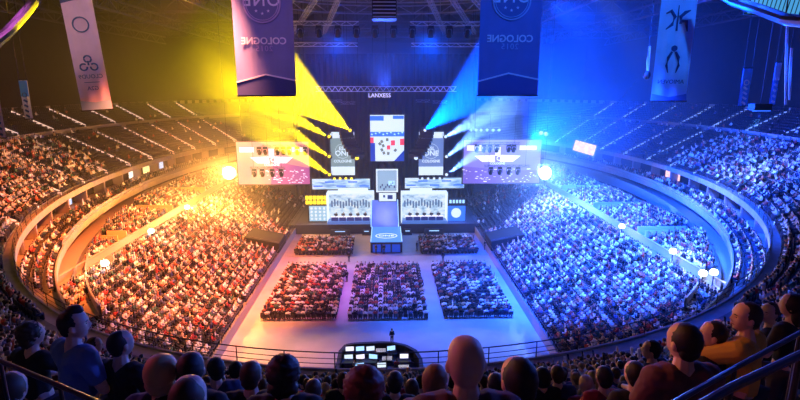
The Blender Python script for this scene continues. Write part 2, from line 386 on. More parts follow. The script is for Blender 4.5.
# ------------------------------------------------------------------ crowd templates (low detail)
SK, HR, CL, PT = 0, 1, 2, 3
def crowd_template(lean=0.0, turn=0.0, arms=0):
    mb = MB()
    mb.cur = HR; mb.ball((0, .0, 1.26), (.098, .108, .115), 1)
    mb.cur = SK; mb.ball((math.sin(turn) * .035, .035, 1.225), (.086, .09, .105), 1); mb.lathe([(.06, 0), (.055, .12)], 6, (0, .0, 1.04))
    mb.cur = CL
    mb.lathe([(.17, .42), (.165, .6), (.19, .85), (.2, 1.0), (.11, 1.1)], 7, (0, 0, 0), Matrix.Diagonal((1.0, .68, 1.0)))
    if arms == 0:
        for s in (-1, 1): mb.bar((s * .23, 0, 1.0), (s * .26, .08, .74), .1); mb.bar((s * .26, .08, .74), (s * .12, .33, .68), .08)
    elif arms == 1:
        for s in (-1, 1): mb.bar((s * .23, 0, 1.0), (s * .22, .22, .84), .1); mb.bar((s * .22, .22, .84), (s * .04, .26, 1.08), .08)
    else:
        mb.bar((.22, 0, 1.0), (.3, .08, 1.28), .1); mb.bar((.3, .08, 1.28), (.26, .1, 1.52), .08); mb.bar((-.23, 0, 1.0), (-.25, .08, .74), .1); mb.bar((-.25, .08, .74), (-.1, .33, .7), .08)
    mb.cur = PT
    for s in (-1, 1): mb.bar((s * .1, -.02, .5), (s * .12, .42, .5), .15); mb.bar((s * .12, .44, .52), (s * .12, .42, .02), .12)
    return np.array(mb.v), mb.f, np.array(mb.mi)
TEMPL = [crowd_template(0, .3, 0), crowd_template(0, -.4, 0), crowd_template(0, 0, 1), crowd_template(0, .1, 2), crowd_template(0, .7, 0)]
SKINS = np.array([(.75, .5, .38), (.82, .58, .45), (.62, .4, .28), (.3, .17, .11), (.8, .55, .42)])
HAIRS = np.array([(.03, .02, .015), (.06, .035, .02), (.14, .08, .04), (.4, .26, .12), (.02, .02, .02), (.1, .09, .09)])
CLOTH = np.array([(.9, .88, .85), (.95, .95, .95), (.02, .02, .02), (.015, .015, .02), (.03, .03, .035), (.05, .05, .06), (.42, .06, .05), (.1, .12, .25), (.4, .4, .42), (.02, .02, .02), (.5, .16, .1), (.85, .8, .75), (.06, .15, .12), (.7, .5, .3), (.8, .78, .75)])
PANTS = np.array([(.02, .025, .05), (.02, .02, .02), (.04, .05, .09), (.06, .05, .04)])
def crowd(name, P, label, cat):
    """P: rows x,y,z,heading(of +y),tid -> one mesh with a tint per person"""
    P = np.asarray(P); allv = []; polys = []; cnts = []; tint = []; base = 0; out_f = []
    for t, (tv, tf, tm) in enumerate(TEMPL):
        Q = P[P[:, 4] == t]; n = len(Q)
        if not n: continue
        sc = rng.uniform(.93, 1.08, n)[:, None, None]; c, s = np.cos(Q[:, 3])[:, None], np.sin(Q[:, 3])[:, None]
        V = tv[None] * sc; X = V[..., 0] * c - V[..., 1] * s + Q[:, 0:1]; Y = V[..., 0] * s + V[..., 1] * c + Q[:, 1:2]; Z = V[..., 2] + Q[:, 2:3]
        allv.append(np.stack([X, Y, Z], -1).reshape(-1, 3))
        ln = np.array([len(f) for f in tf]); flat = np.concatenate([np.array(f) for f in tf])
        out_f.append((flat[None] + (base + np.arange(n) * len(tv))[:, None]).reshape(-1)); cnts.append(np.tile(ln, n)); base += n * len(tv)
        pal = np.zeros((n, 4, 3)); pal[:, 0] = SKINS[rng.integers(0, len(SKINS), n)]; pal[:, 1] = HAIRS[rng.integers(0, len(HAIRS), n)]; pal[:, 2] = CLOTH[rng.integers(0, len(CLOTH), n)]; pal[:, 3] = PANTS[rng.integers(0, len(PANTS), n)]
        fc = pal[:, tm]                                  # n, nf, 3
        tint.append(np.repeat(fc.reshape(-1, 3), np.tile(ln, n), axis=0))
    V = np.concatenate(allv); F = np.concatenate(out_f); C_ = np.concatenate(cnts); T = np.concatenate(tint)
    me = bpy.data.meshes.new(name); me.vertices.add(len(V)); me.vertices.foreach_set('co', V.ravel())
    me.loops.add(len(F)); me.loops.foreach_set('vertex_index', F.astype(np.int32)); me.polygons.add(len(C_))
    st = np.concatenate([[0], np.cumsum(C_)[:-1]]).astype(np.int32); me.polygons.foreach_set('loop_start', st); me.update(calc_edges=True)
    a = me.color_attributes.new('tint', 'FLOAT_COLOR', 'CORNER'); a.data.foreach_set('color', np.concatenate([T, np.ones((len(T), 1))], 1).ravel())
    me.materials.append(mat('clothes_skin_hair', (.5, .5, .5), .75, attr=True)); me.validate()
    o = bpy.data.objects.new(name, me); COL.objects.link(o); return tag(o, label, cat, kind='stuff')
def seat_mass(name, S, tv, tf, m, label, cat):
    S = np.asarray(S); c, s = np.cos(S[:, 3])[:, None], np.sin(S[:, 3])[:, None]; n = len(S)
    X = tv[None, :, 0] * c - tv[None, :, 1] * s + S[:, 0:1]; Y = tv[None, :, 0] * s + tv[None, :, 1] * c + S[:, 1:2]; Z = tv[None, :, 2] + S[:, 2:3]
    V = np.stack([X, Y, Z], -1).reshape(-1, 3); F = (np.array(tf)[None] + (np.arange(n) * len(tv))[:, None, None]).reshape(-1)
    me = bpy.data.meshes.new(name); me.vertices.add(len(V)); me.vertices.foreach_set('co', V.ravel()); me.loops.add(len(F)); me.loops.foreach_set('vertex_index', F.astype(np.int32))
    me.polygons.add(len(F) // 4); me.polygons.foreach_set('loop_start', (np.arange(len(F) // 4) * 4).astype(np.int32)); me.update(calc_edges=True); me.materials.append(m)
    o = bpy.data.objects.new(name, me); COL.objects.link(o); return tag(o, label, cat, kind='stuff')

# ------------------------------------------------------------------ collect every seat of the hall
upper = []      # (x,y,z,heading,th,k,occupied)
for k in range(NROW):
    o_ = row_o(k) + .42; pts = np.array([ell(t, o_)[0][:] for t in ths[::4]]); ar = np.concatenate([[0], np.cumsum(np.hypot(*np.diff(pts, axis=0).T))]); tt = ths[::4]
    if k == 14: continue
    for a in np.arange(.3, ar[-1], .56):
        th = float(np.interp(a, ar, tt)); p, n_ = ell(th, o_)
        if p.y > 150 or in_aisle(th, o_): continue
        if p.y < 3.0: continue
        if k < 2 and p.y < 31: continue
        X, Yp, W = project(p.x, p.y, row_z(th, k) + 1.2)
        if X < -60 or X > 860 or Yp > 470: continue
        hd = math.atan2(-n_.y, -n_.x) - PI / 2
        left = p.x < 0
        if left:
            occ = .97 if p.y < 58 else (.97 - (p.y - 58) * .009 - max(0, k - 9) * .03)
            if p.y > 92: occ = .06
            if k > 14 and p.y > 40: occ = .02
        else:
            occ = .97 if p.y < 62 else .9
            if p.y > 97: occ = .05
            if p.y > 62 and k > 12: occ = .25
            if k > 14 and p.y > 50: occ = .03
        upper.append((p.x, p.y, row_z(th, k), hd, th, k, random.random() < occ))

persons = []; empties = []
for sg in (-1, 1):
    for j in range(JA):
        x = sg * (FX + .3 + .8 * j + .45); z = 1.1 + .27 * j
        for y in np.arange(31.5, 110.5, .5):
            if abs(x) > inner_x(y, sg, -2.2): continue
            hd = PI / 2 * (1 if sg > 0 else -1) + (.35 if sg < 0 else -.35) * (1 if True else 0)
            occ = .985
            if sg < 0:
                if y > 84 and j < (y - 84) * .8 + 2: occ = .04
                if y > 100: occ = .3
            else:
                if y > 82 and j < (y - 82) * 1.0 + 3: occ = .05
                if y > 98: occ = .3
            if 73.5 < y < 79.5 and j < 6: continue
            if (y % 18.3) < .9: continue
            (persons if random.random() < occ else empties).append((x, y + random.uniform(-.06, .06), z, hd + random.uniform(-.25, .25)))
    for j in range(NB):
        x = sg * (34.5 + .85 * j + .45); z = 6.0 + .12 * j
        for y in np.arange(51, 121, .55):
            if abs(x) > inner_x(y, sg, -6.0): continue
            m_ = (y - 3) % 15
            if m_ < 2.6: continue
            hd = PI / 2 * (1 if sg > 0 else -1) + (.35 if sg < 0 else -.35)
            occ = .93 if y < 100 else .4
            (persons if random.random() < occ else empties).append((x, y, z, hd + random.uniform(-.25, .25)))
for rr, (o_, z) in enumerate(((-2.1, 7.2), (-1.1, 7.5), (-.1, 7.8))):
    for t in np.concatenate([np.arange(PI * .84, PI * 1.27, .0105), np.arange(-PI * .27, PI * .16, .0105)]):
        p, n_ = ell(t, o_)
        dens = .35 if p.x < 0 else .8
        if p.y < 62 : dens = .85
        if p.y > 105: dens = .15
        hd = math.atan2(-n_.y, -n_.x) - PI / 2
        (persons if random.random() < dens else empties).append((p.x, p.y, z, hd))

# ------------------------------------------------------------------ floor seating blocks
blocks = []
def q(px, py): v = atZ(px, py, .8); return v.x, v.y
BL = [('left front block', -14.1, -5.9, 53.2, 69.8), ('centre front block', -4.15, 4.6, 53.0, 69.8), ('right front block', 6.9, 14.9, 53.2, 69.8), ('left rear block', -14.3, -5.4, 76.2, 83.8), ('right rear block', 5.9, 15.1, 76.2, 83.8)]
floor_seats = []
for bi, (nm, x0, x1, y0, y1) in enumerate(BL):
    for y in np.arange(y0, y1, .95):
        for x in np.arange(x0, x1, .58):
            floor_seats.append((x, y, 0.0, 0.0, bi))
fp = [(s[0], s[1], s[2] + .0, random.uniform(-.2, .2)) for s in floor_seats if random.random() < .96]
persons += fp
# ------------------------------------------------------------------ detailed people
def skin_mesh(verts, edges, radii, sub=1, remesh=0.0, extra=None, root=0):
    me = bpy.data.meshes.new('sk'); bm = bmesh.new(); lay = bm.verts.layers.skin.verify(); vv = []
    for i, (p, r) in enumerate(zip(verts, radii)):
        v = bm.verts.new(p); r = r if isinstance(r, tuple) else (r, r); v[lay].radius = r; v[lay].use_root = (i == root); vv.append(v)
    for a, b in edges: bm.edges.new((vv[a], vv[b]))
    bm.to_mesh(me); bm.free()
    o = bpy.data.objects.new('sk', me); COL.objects.link(o)
    md = o.modifiers.new('s', 'SKIN'); md.use_smooth_shade = True
    if sub: s = o.modifiers.new('u', 'SUBSURF'); s.levels = sub; s.render_levels = sub
    r = ev(o); bpy.data.objects.remove(o)
    return r
def ev(o):
    bpy.context.view_layer.update()
    me = bpy.data.meshes.new_from_object(o.evaluated_get(bpy.context.evaluated_depsgraph_get())); return me
def join_geo(parts):
    V = []; F = []
    for vs_, fs in parts:
        b = len(V); V += [tuple(v) for v in vs_]; F += [tuple(i + b for i in f) for f in fs]
    return V, F
def geo(me): return [tuple(v.co) for v in me.vertices], [tuple(p.vertices) for p in me.polygons]
def remesh(V, F, vox, smooth=2):
    me = bpy.data.meshes.new('rm'); me.from_pydata(V, [], F); o = bpy.data.objects.new('rm', me); COL.objects.link(o)
    md = o.modifiers.new('r', 'REMESH'); md.mode = 'VOXEL'; md.voxel_size = vox; md.use_smooth_shade = True
    if smooth: s = o.modifiers.new('s', 'SMOOTH'); s.iterations = smooth; s.factor = .4
    r = ev(o); bpy.data.objects.remove(o); return r
def head_geo(sub=4):
    bm = bmesh.new(); bmesh.ops.create_icosphere(bm, subdivisions=sub, radius=1.0); V = []
    for v in bm.verts:
        x, y, z = v.co
        q_ = (abs(x) ** 2.5 + abs(y) ** 2.5 + abs(z) ** 2.5) ** (-1 / 2.5); x, y, z = x * q_, y * q_, z * q_; jaw = max(0, -z); w_ = .077 * (1 - .27 * jaw ** 1.4) * (1 + .05 * max(0, z)); occ_ = 1 + (.07 * max(0, z + .3) if y < 0 else 0); y *= occ_; d = .095 * (1 - .12 * jaw)
        X = x * w_; Yv = y * d + (.012 * jaw if y > 0 else .02 * jaw); Z = z * .118
        if y > .5: Yv += .027 * math.exp(-((x / .2) ** 2) - ((z + .16) / .15) ** 2) + .012 * math.exp(-((x / .14) ** 2) - ((z - .06) / .14) ** 2)             # nose
        if y > .4: Yv -= .013 * math.exp(-(((abs(x) - .38) / .18) ** 2) - ((z - .06) / .12) ** 2)   # eye sockets
        if y > .4: Yv += .005 * math.exp(-((x / .3) ** 2) - ((z + .47) / .07) ** 2)              # lips
        if y > .4: Yv += .013 * math.exp(-((x / .25) ** 2) - ((z + .85) / .15) ** 2) + .006 * math.exp(-((z - .28) / .1) ** 2)             # chin
        V.append((X, Yv, Z))
    F = [tuple(v.index for v in f.verts) for f in bm.faces]; bm.free()
    mb = MB()
    for s in (-1, 1): mb.ball((s * .081, -.008, -.01), (.011, .021, .034), 1); mb.ball((s * .078, .0, -.03), (.008, .01, .014), 1)
    return join_geo([(V, F), (mb.v, mb.f)])
def hand_geo(wr, dirv, up, side, curl=.5):
    """palm and five fingers from the wrist; dirv: pointing, up: back of hand, side: +1 right hand"""
    d = Vector(dirv).normalized(); u = Vector(up); u = (u - d * u.dot(d)).normalized(); l = d.cross(u) * side
    W = Vector(wr); V = [W - d * .02, W + d * .045, W + d * .085]; E_ = [(0, 1), (1, 2)]; R = [(.025, .018), (.036, .017), (.038, .015)]
    mp = [skin_geo(V, E_, R, 1)]
    for i, (off, ln) in enumerate(((-.030, .070), (-.010, .080), (.010, .074), (.029, .058))):
        p = W + d * .08 + l * off; pts = [p]; ang = curl * .3; L = ln
        for f in (.45, .32, .23):
            dd = d * math.cos(ang) - u * math.sin(ang); pts.append(pts[-1] + dd * L * f); ang += curl * .9
        mb = MB(); mb.tube(pts, [.0095, .009, .0085, .0065], 8); mp.append((mb.v, mb.f))
    p = W + d * .025 - l * .028; a = (d * .7 - l * .7 - u * .25).normalized(); b = (d * .95 - l * .3 - u * .3).normalized()
    mb = MB(); mb.tube([p, p + a * .035, p + a * .035 + b * .03, p + a * .035 + b * .055], [.013, .0115, .0105, .008], 8); mp.append((mb.v, mb.f))
    return join_geo(mp)
def skin_geo(V, E_, R, sub=1, root=0): return geo(skin_mesh([tuple(v) for v in V], E_, R, sub, root=root))

SIT = dict(pel=(0, 0, .50), sp=(0, -.01, .70), ch=(0, 0, .92), nb=(0, .02, 1.08), nk=(0, .035, 1.14), hd=(0, .055, 1.235),
           sh=(.165, .0, 1.03), el=(.25, .06, .77), wr=(.13, .29, .67), hp=(.095, .02, .51), kn=(.13, .45, .53), an=(.12, .46, .09), to=(.13, .60, .045))
STAND = dict(pel=(0, 0, .93), sp=(0, -.01, 1.10), ch=(0, 0, 1.30), nb=(0, .0, 1.46), nk=(0, .012, 1.53), hd=(0, .03, 1.63),
             sh=(.165, 0, 1.40), el=(.23, -.01, 1.12), wr=(.23, .08, .88), hp=(.09, 0, .90), kn=(.10, .01, .49), an=(.10, -.02, .09), to=(.12, .14, .04))
def mir(p): return (-p[0], p[1], p[2])
def body_parts(J, vox, hands=True, girth=1.0, headturn=0.0, headtilt=0.0, curls=(.6, .6), hsub=4, female=False):
    V = [J['pel'], J['sp'], J['ch'], J['nb'], J['nk'], J['hd']]; E_ = [(0, 1), (1, 2), (2, 3), (3, 4), (4, 5)]
    g = girth; R = [(.135 * g, .12 * g), (.125 * g, .105 * g), (.13 * g, .11 * g), (.075, .065), (.054, .054), (.05, .05)]; arms = []
    for s in (1, -1):
        f = (lambda p: p) if s > 0 else mir
        gt = lambda k: J.get(k + ('R' if s > 0 else 'L')) or f(J[k])
        sh, el, wr = Vector(gt('sh')), Vector(gt('el')), Vector(gt('wr')); ch_ = Vector(J['ch']); arm = MB()
        arm.tube([ch_.lerp(sh, .25) + Vector((0, 0, .03)), ch_.lerp(sh, .8) + Vector((0, 0, .02)), sh, sh.lerp(el, .3), sh.lerp(el, .9)], [.09 * g, .078 * g, .066 * g, .056 * g, .043 * g], 12); arm.ball(sh, .064 * g, 2); arm.ball(el, .043 * g, 2)
        arm.tube([el, el.lerp(wr, .25), el.lerp(wr, .6), wr], [.042 * g, .045 * g, .037, .027], 12); arms.append((arm.v, arm.f))
        b = len(V); V += [gt('hp'), gt('kn'), gt('an'), gt('to')]; R += [.085 * g, .058, .038, .03]; E_ += [(0, b), (b, b + 1), (b + 1, b + 2), (b + 2, b + 3)]
    parts = [skin_geo(V, E_, R, 1)] + arms
    M = Matrix.Rotation(headturn, 3, 'Z') @ Matrix.Rotation(headtilt, 3, 'X'); hc = Vector(J['hd'])
    hv, hf = head_geo(hsub); parts.append(([hc + M @ Vector(v) for v in hv], hf))
    if hands:
        for s in (1, -1):
            gt = lambda k: J.get(k + ('R' if s > 0 else 'L')) or ((J[k]) if s > 0 else mir(J[k]))
            e, w_ = Vector(gt('el')), Vector(gt('wr')); d = Vector(gt('hdir')) if (J.get('hdir' + ('R' if s > 0 else 'L'))) else (w_ - e) + Vector((0, 0, -.02))
            up = Vector(J.get('hup' + ('R' if s > 0 else 'L')) or (0, 0, 1)); parts.append(hand_geo(w_, d, up, s, curls[0 if s > 0 else 1]))
    return parts, M, hc
def shell(J, keys, g, grow, vox, sleeve=.7):
    """clothing grown from the same joints: 'top' or 'legs'"""
    if keys == 'top':
        V = [J['pel'], J['sp'], J['ch'], J['nb']]; E_ = [(0, 1), (1, 2), (2, 3)]; R = [(.15 * g, .13 * g), (.145 * g, .12 * g), (.15 * g, .125 * g), (.085, .075)]; sl = []
        for s in (1, -1):
            gt = lambda k: Vector(J.get(k + ('R' if s > 0 else 'L')) or (J[k] if s > 0 else mir(J[k])))
            sh, el, wr = gt('sh'), gt('el'), gt('wr'); ch_ = Vector(J['ch']); m_ = MB()
            m_.tube([ch_.lerp(sh, .2) + Vector((0, 0, .03)), ch_.lerp(sh, .8) + Vector((0, 0, .025)), sh, sh.lerp(el, .35), sh.lerp(el, min(1, sleeve))], [.105 * g, .094 * g, .082 * g, .07 * g, .062 * g], 12); m_.ball(sh, .081 * g, 2)
            if sleeve > 1: m_.ball(el, .06 * g, 2); m_.tube([el, el.lerp(wr, .4), el.lerp(wr, sleeve - 1)], [.06 * g, .055 * g, .044], 12)
            sl.append((m_.v, m_.f))
    else:
        V = [J['pel']]; E_ = []; R = [(.148 * g, .13 * g)]; sl = []
        for s in (1, -1):
            gt = lambda k: J.get(k + ('R' if s > 0 else 'L')) or (J[k] if s > 0 else mir(J[k]))
            b = len(V); V += [gt('hp'), gt('kn'), gt('an')]; R += [.1 * g, .074, .058]; E_ += [(0, b), (b, b + 1), (b + 1, b + 2)]
    g_ = join_geo([skin_geo(V, E_, R, 1)] + sl); return remesh(*g_, vox, 2)
def hair_geo(style, M, hc):
    mb = MB(); r_ = random.Random(style)
    def ell_(c, r, sub=3, nz=0.0, fr=0.0):
        bm = bmesh.new(); bmesh.ops.create_icosphere(bm, subdivisions=sub, radius=1.0)
        P = []
        for v in bm.verts:
            n = 1 + nz * (math.sin(v.co.x * 17 + 1) * math.sin(v.co.y * 15) + math.sin(v.co.z * 19 + v.co.x * 7)) + r_.uniform(-1, 1) * nz * .7
            P.append(Vector((c[0] + v.co.x * r[0] * n, c[1] + v.co.y * r[1] * n, c[2] + v.co.z * r[2] * n)))
        mb.add([hc + M @ p for p in P], [tuple(v.index for v in f.verts) for f in bm.faces]); bm.free()
    if style == 'short': ell_((0, -.020, .024), (.084, .097, .106), 4, nz=.012); ell_((0, -.05, -.03), (.07, .052, .07), nz=.01)
    elif style == 'cropped': ell_((0, -.022, .02), (.082, .094, .105), 4, nz=.004); ell_((0, -.045, -.03), (.07, .053, .065), nz=.004)
    elif style == 'curly': ell_((0, -.028, .03), (.100, .104, .110), 4, nz=.06); ell_((0, -.06, -.05), (.09, .06, .07), 3, nz=.08)
    elif style == 'top': ell_((0, -.02, .024), (.084, .095, .104), 4, nz=.02); ell_((0, -.05, -.03), (.068, .05, .06), nz=.01); ell_((0, .015, .115), (.045, .06, .045), nz=.05)
    elif style == 'long': ell_((0, -.02, .018), (.095, .1, .112), nz=.008); ell_((0, -.055, -.09), (.085, .058, .14), nz=.02)
    elif style == 'bob': ell_((0, -.022, .012), (.1, .104, .122), nz=.008); ell_((0, -.04, -.06), (.095, .07, .08), nz=.01)
    elif style == 'pony': ell_((0, -.016, .022), (.084, .096, .11), nz=.01); ell_((0, -.13, -.03), (.028, .035, .1), nz=.03)
    elif style == 'bald': return None
    return mb
M_skin = [mat('skin_fair', (.72, .46, .35), .5), mat('skin_tan', (.52, .32, .22), .5), mat('skin_brown', (.25, .14, .09), .5)]
M_hair = {'black': mat('hair_black', (.015, .012, .012), .6), 'brown': mat('hair_brown', (.07, .035, .018), .6), 'blond': mat('hair_blond', (.45, .3, .14), .55), 'darkblond': mat('hair_dark_blond', (.2, .12, .06), .55), 'reddish': mat('hair_reddish', (.16, .04, .03), .6)}
M_top = {'maroon': mat('shirt_maroon', (.13, .04, .06), .8), 'black': mat('shirt_black', (.015, .015, .018), .8), 'navy': mat('shirt_navy', (.03, .045, .12), .8), 'white': mat('shirt_white', (.7, .7, .7), .8), 'grey': mat('shirt_grey', (.22, .22, .24), .8), 'red': mat('shirt_red', (.4, .03, .04), .8), 'yellow': mat('shirt_ochre', (.62, .36, .06), .8), 'blue': mat('shirt_blue', (.1, .2, .5), .8), 'pinkish': mat('shirt_pink', (.6, .25, .3), .8), 'cyan': mat('shirt_pale_blue', (.35, .5, .7), .8)}
M_jean = mat('trousers', (.03, .035, .06), .85); M_shoe = mat('shoe', (.02, .02, .02), .6)
M_eye = mat('eye_dark', (.02, .015, .01), .2)

def make_person(name, J, loc, hd, skin, hair, hcol, top, label, cat, group=None, vox=.014, girth=1.0, headturn=0.0, headtilt=0.0, sleeve=.7, scale=1.0, face=False, hands=True, curls=(.6, .6)):
    parts, M, hc = body_parts(J, vox, hands, girth, headturn, headtilt, curls)
    V, F = join_geo(parts); me = remesh(V, F, vox, 1 if vox < .012 else 2); me.name = name
    me.materials.append(M_skin[skin]); o = bpy.data.objects.new(name, me); COL.objects.link(o)
    o.location = loc; o.rotation_euler.z = hd; o.scale = (scale,) * 3; tag(o, label, cat, group)
    def child(nm, me_, m):
        if isinstance(me_, MB): me_ = me_.mesh(nm, m, True)
        else: me_.name = nm; me_.materials.append(m)
        for p in me_.polygons: p.use_smooth = True
        c = bpy.data.objects.new(nm, me_); COL.objects.link(c); c.parent = o; return c
    h = hair_geo(hair, M, hc)
    if h: child('hair', h, M_hair[hcol])
    child('shirt', shell(J, 'top', girth, .02, vox * 1.3, sleeve), M_top[top])
    child('trousers', shell(J, 'legs', girth, .02, vox * 1.3), M_jean)
    mb = MB()
    for s in (1, -1):
        an = Vector(J.get('an' + ('R' if s > 0 else 'L')) or (J['an'] if s > 0 else mir(J['an']))); to = Vector(J.get('to' + ('R' if s > 0 else 'L')) or (J['to'] if s > 0 else mir(J['to'])))
        mb.tube([an + Vector((0, -.05, -.04)), an + Vector((0, .02, -.03)), to, to + (to - an).normalized() * .06], [.035, .048, .042, .02], 10)
        child('shoe', mb, M_shoe); mb = MB()
    if face:
        e = MB(); br = MB(); lp = MB()
        for s in (-1, 1):
            e.ball(hc + M @ Vector((s * .030, .078, .008)), .0105, 1)
            br.tube([hc + M @ Vector((s * .015, .094, .026)), hc + M @ Vector((s * .030, .093, .031)), hc + M @ Vector((s * .046, .082, .026))], .004, 6)
        lp.tube([hc + M @ Vector((-.024, .086, -.058)), hc + M @ Vector((0, .103, -.055)), hc + M @ Vector((.024, .086, -.058))], [.003, .006, .003], 6)
        child('eyes', e, M_eye); child('eyebrows', br, M_hair[hcol]); child('lips', lp, mat('lips', (.45, .16, .14), .5))
    return o

def th_of(x, y):
    """nearest bowl angle for a point, by a short search"""
    best = min(((ell(t, 12)[0] - Vector((x, y))).length, t) for t in np.linspace(PI * 1.1, PI * 1.9, 500)); t = best[1]
    for st in (.005, .001, .0002):
        t = min((abs((Vector((x, y)) - ell(t + d * st, 0)[0]).cross(ell(t + d * st, 0)[1])) if hasattr(Vector((0, 0)), 'cross') else 0, t + d * st) for d in range(-6, 7))[1]
    return t
def off_of(x, y):
    t = th_of(x, y); p, n_ = ell(t, 0); return (x - p.x) * n_.x + (y - p.y) * n_.y, t

# px, py(top of head), width of the head in px, turn of the head (deg, + to the left), hair, colour, shirt, label, options
FG = [
 (72, 307, 23, -65, 'top', 'black', 'blue', 'man with quiff in a blue tee at the left, looking right, highest head there', dict(girth=1.12, face=True)),
 (120, 328, 19, -30, 'cropped', 'black', 'black', 'short-haired person in black just right of the man with the quiff', {}),
 (160, 354, 25, -10, 'bob', 'blond', 'navy', 'person with smooth blond bob behind the left rail', {}),
 (189, 352, 24, 10, 'short', 'black', 'black', 'dark-haired head right of the blond bob', {}),
 (186, 376, 34, 0, 'cropped', 'brown', 'grey', 'close cropped head lit violet at the bottom edge, below the dark head', {}),
 (216, 357, 19, 45, 'short', 'black', 'navy', 'person with head turned left, beside two dark heads', dict(face=True)),
 (235, 361, 11, 0, 'short', 'black', 'black', 'small dark head left of the man with lit ears', {}),
 (250, 361, 19, 0, 'short', 'brown', 'black', 'man with neat short hair and broad dark shoulders, left of the curly head', dict(girth=1.08)),
 (283, 355, 29, 0, 'curly', 'black', 'black', 'large curly black head and dark jacket', dict(girth=1.1)),
 (313, 379, 16, 0, 'short', 'brown', 'black', 'round head just right of the large curly head', {}),
 (343, 372, 12, 0, 'short', 'brown', 'black', 'person in black in front of the mixing desk corner', dict(girth=1.1)),
 (364, 366, 32, 0, 'curly', 'reddish', 'black', 'fuzzy reddish head seen against the mixing desk', {}),
 (395, 371, 15, 0, 'short', 'black', 'black', 'dark head right of the fuzzy reddish head', {}),
 (412, 379, 13, 0, 'short', 'brown', 'navy', 'small dark head between the mixing desk and the tilted blond head', {}),
 (434, 364, 25, -35, 'short', 'darkblond', 'grey', 'tilted dark blond head left of the bald man', dict(headtilt=-.1)),
 (467, 336, 42, 0, 'bald', 'black', 'maroon', 'large bald man with lit ears in the middle', dict(girth=1.15)),
 (496, 373, 17, 0, 'short', 'black', 'red', 'dark head between the bald man and the large dark head', {}),
 (520, 357, 31, 8, 'short', 'black', 'black', 'large dark-haired head right of the bald man', {}),
 (543, 367, 14, 0, 'bob', 'black', 'black', 'dark bobbed head beyond the large dark head', {}),
 (558, 365, 13, 0, 'short', 'brown', 'navy', 'dim blue-lit head right of the dark bobbed head', {}),
 (587, 375, 14, 0, 'bald', 'black', 'red', 'shaved head lit deep pink', {}),
 (605, 366, 15, 0, 'short', 'black', 'red', 'dark head right of the shaved pink head', {}),
 (636, 361, 17, 0, 'short', 'black', 'black', 'dark-haired person left of the man with the face in profile', {}),
 (654, 340, 15, 60, 'short', 'black', 'black', 'person looking left with lit face, behind the broad-shouldered man', dict(face=True)),
 (684, 320, 30, 12, 'short', 'black', 'maroon', 'broad-shouldered man with pink-lit left shoulder', dict(girth=1.2)),
 (714, 319, 20, 60, 'short', 'black', 'black', 'man with lit profile looking left, between two big men', dict(face=True)),
 (748, 300, 25, 75, 'short', 'black', 'yellow', 'man in ochre shirt with hand raised to his mouth', dict(girth=1.15, face=True, hand=True)),
 (771, 301, 14, 100, 'short', 'brown', 'black', 'person with lit face turned towards the others, behind the ochre shirt man', dict(face=True)),
 (793, 292, 17, 40, 'long', 'black', 'black', 'dark-haired person at the right edge', {}),
 (31, 320, 17, -30, 'curly', 'brown', 'black', 'curly-haired person with one hand raised at the left', dict(hand2=True)),
 (8, 372, 26, 0, 'long', 'brown', 'blue', 'blue-lit head cut off by the bottom left corner', {}),
 (94, 336, 12, -60, 'short', 'brown', 'grey', 'small figure between the man with the quiff and the person in black', {}),
]
taken = []
def fg_place(px, py, wpx, hw=.165):
    ww = hw * 500 / wpx; d = ray(px, py); f = ray(400, 200); dep = d.dot(f); p = Vector((0, 0, H)) + d * (ww / dep)
    return p
for (px, py, wpx, turn, hair, hc, top, lb, op) in FG:
    # keep the head on its sight line, choose the distance near the measured one where a row fits best
    best = None
    for f in np.linspace(.92, 1.14, 23):
        p = fg_place(px, py, wpx / f, .165 if abs(turn) < 40 else .19); o_, t = off_of(p.x, p.y); kk = max(0, round((o_ - .47 - .95) / PITCH)); zt = row_z(t, kk)
        want = p.z - zt; sc = want / 1.365; cost = abs(sc - 1) * 3 + abs(f - 1) * .8 + abs((o_ - .42 - .95) / PITCH - kk) * .3
        if best is None or cost < best[0]: best = (cost, p, zt, sc, t)
    _, p, zt, sc, t = best
    s = min(1.06, max(.9, sc)); p2, n_ = ell(t, 0); hd = math.atan2(-n_.y, -n_.x) - PI / 2
    up_ = sc > 1.25; HT = 1.765 if up_ else 1.365; J = dict(STAND if up_ else SIT); dz_ = .395 if up_ else 0
    if up_: s = min(1.09, max(.94, sc * 1.365 / HT)); J['el'] = (.24, .06, 1.14); J['wr'] = (.12, .27, 1.05)
    if op.get('hand'): J['elL'] = (-.24, .30, .84 + dz_); J['wrL'] = (-.07, .27, 1.05 + dz_); J['hdirL'] = (.2, -.45, .9); J['hupL'] = (-.3, .9, .3)
    if op.get('hand2'): J['elR'] = (.2, .22, .78 + dz_); J['wrR'] = (.02, .30, 1.0 + dz_); J['hdirR'] = (-.1, .1, 1); J['hupR'] = (.2, -.9, .1)
    base = Vector((p.x, p.y, p.z - HT * s)) + Vector((n_.x, n_.y, 0)) * .055
    bt = math.radians(turn) * (.45 if abs(turn) > 20 else 0)
    make_person('spectator', J, base, hd + bt, 0, hair, hc, top, lb, 'spectator', vox=.0075 if wpx > 18 else .012, girth=op.get('girth', 1.0), headturn=math.radians(turn) - bt, headtilt=op.get('headtilt', 0), scale=s, face=op.get('face', False), hands=bool(op.get('hand') or op.get('hand2') or wpx > 40), sleeve=.75)
    taken.append((base.x, base.y)); print('FG', px, py, 'scale %.2f %.2f' % (sc, s), 'dz %.2f' % (base.z - zt), 'y %.1f' % base.y)

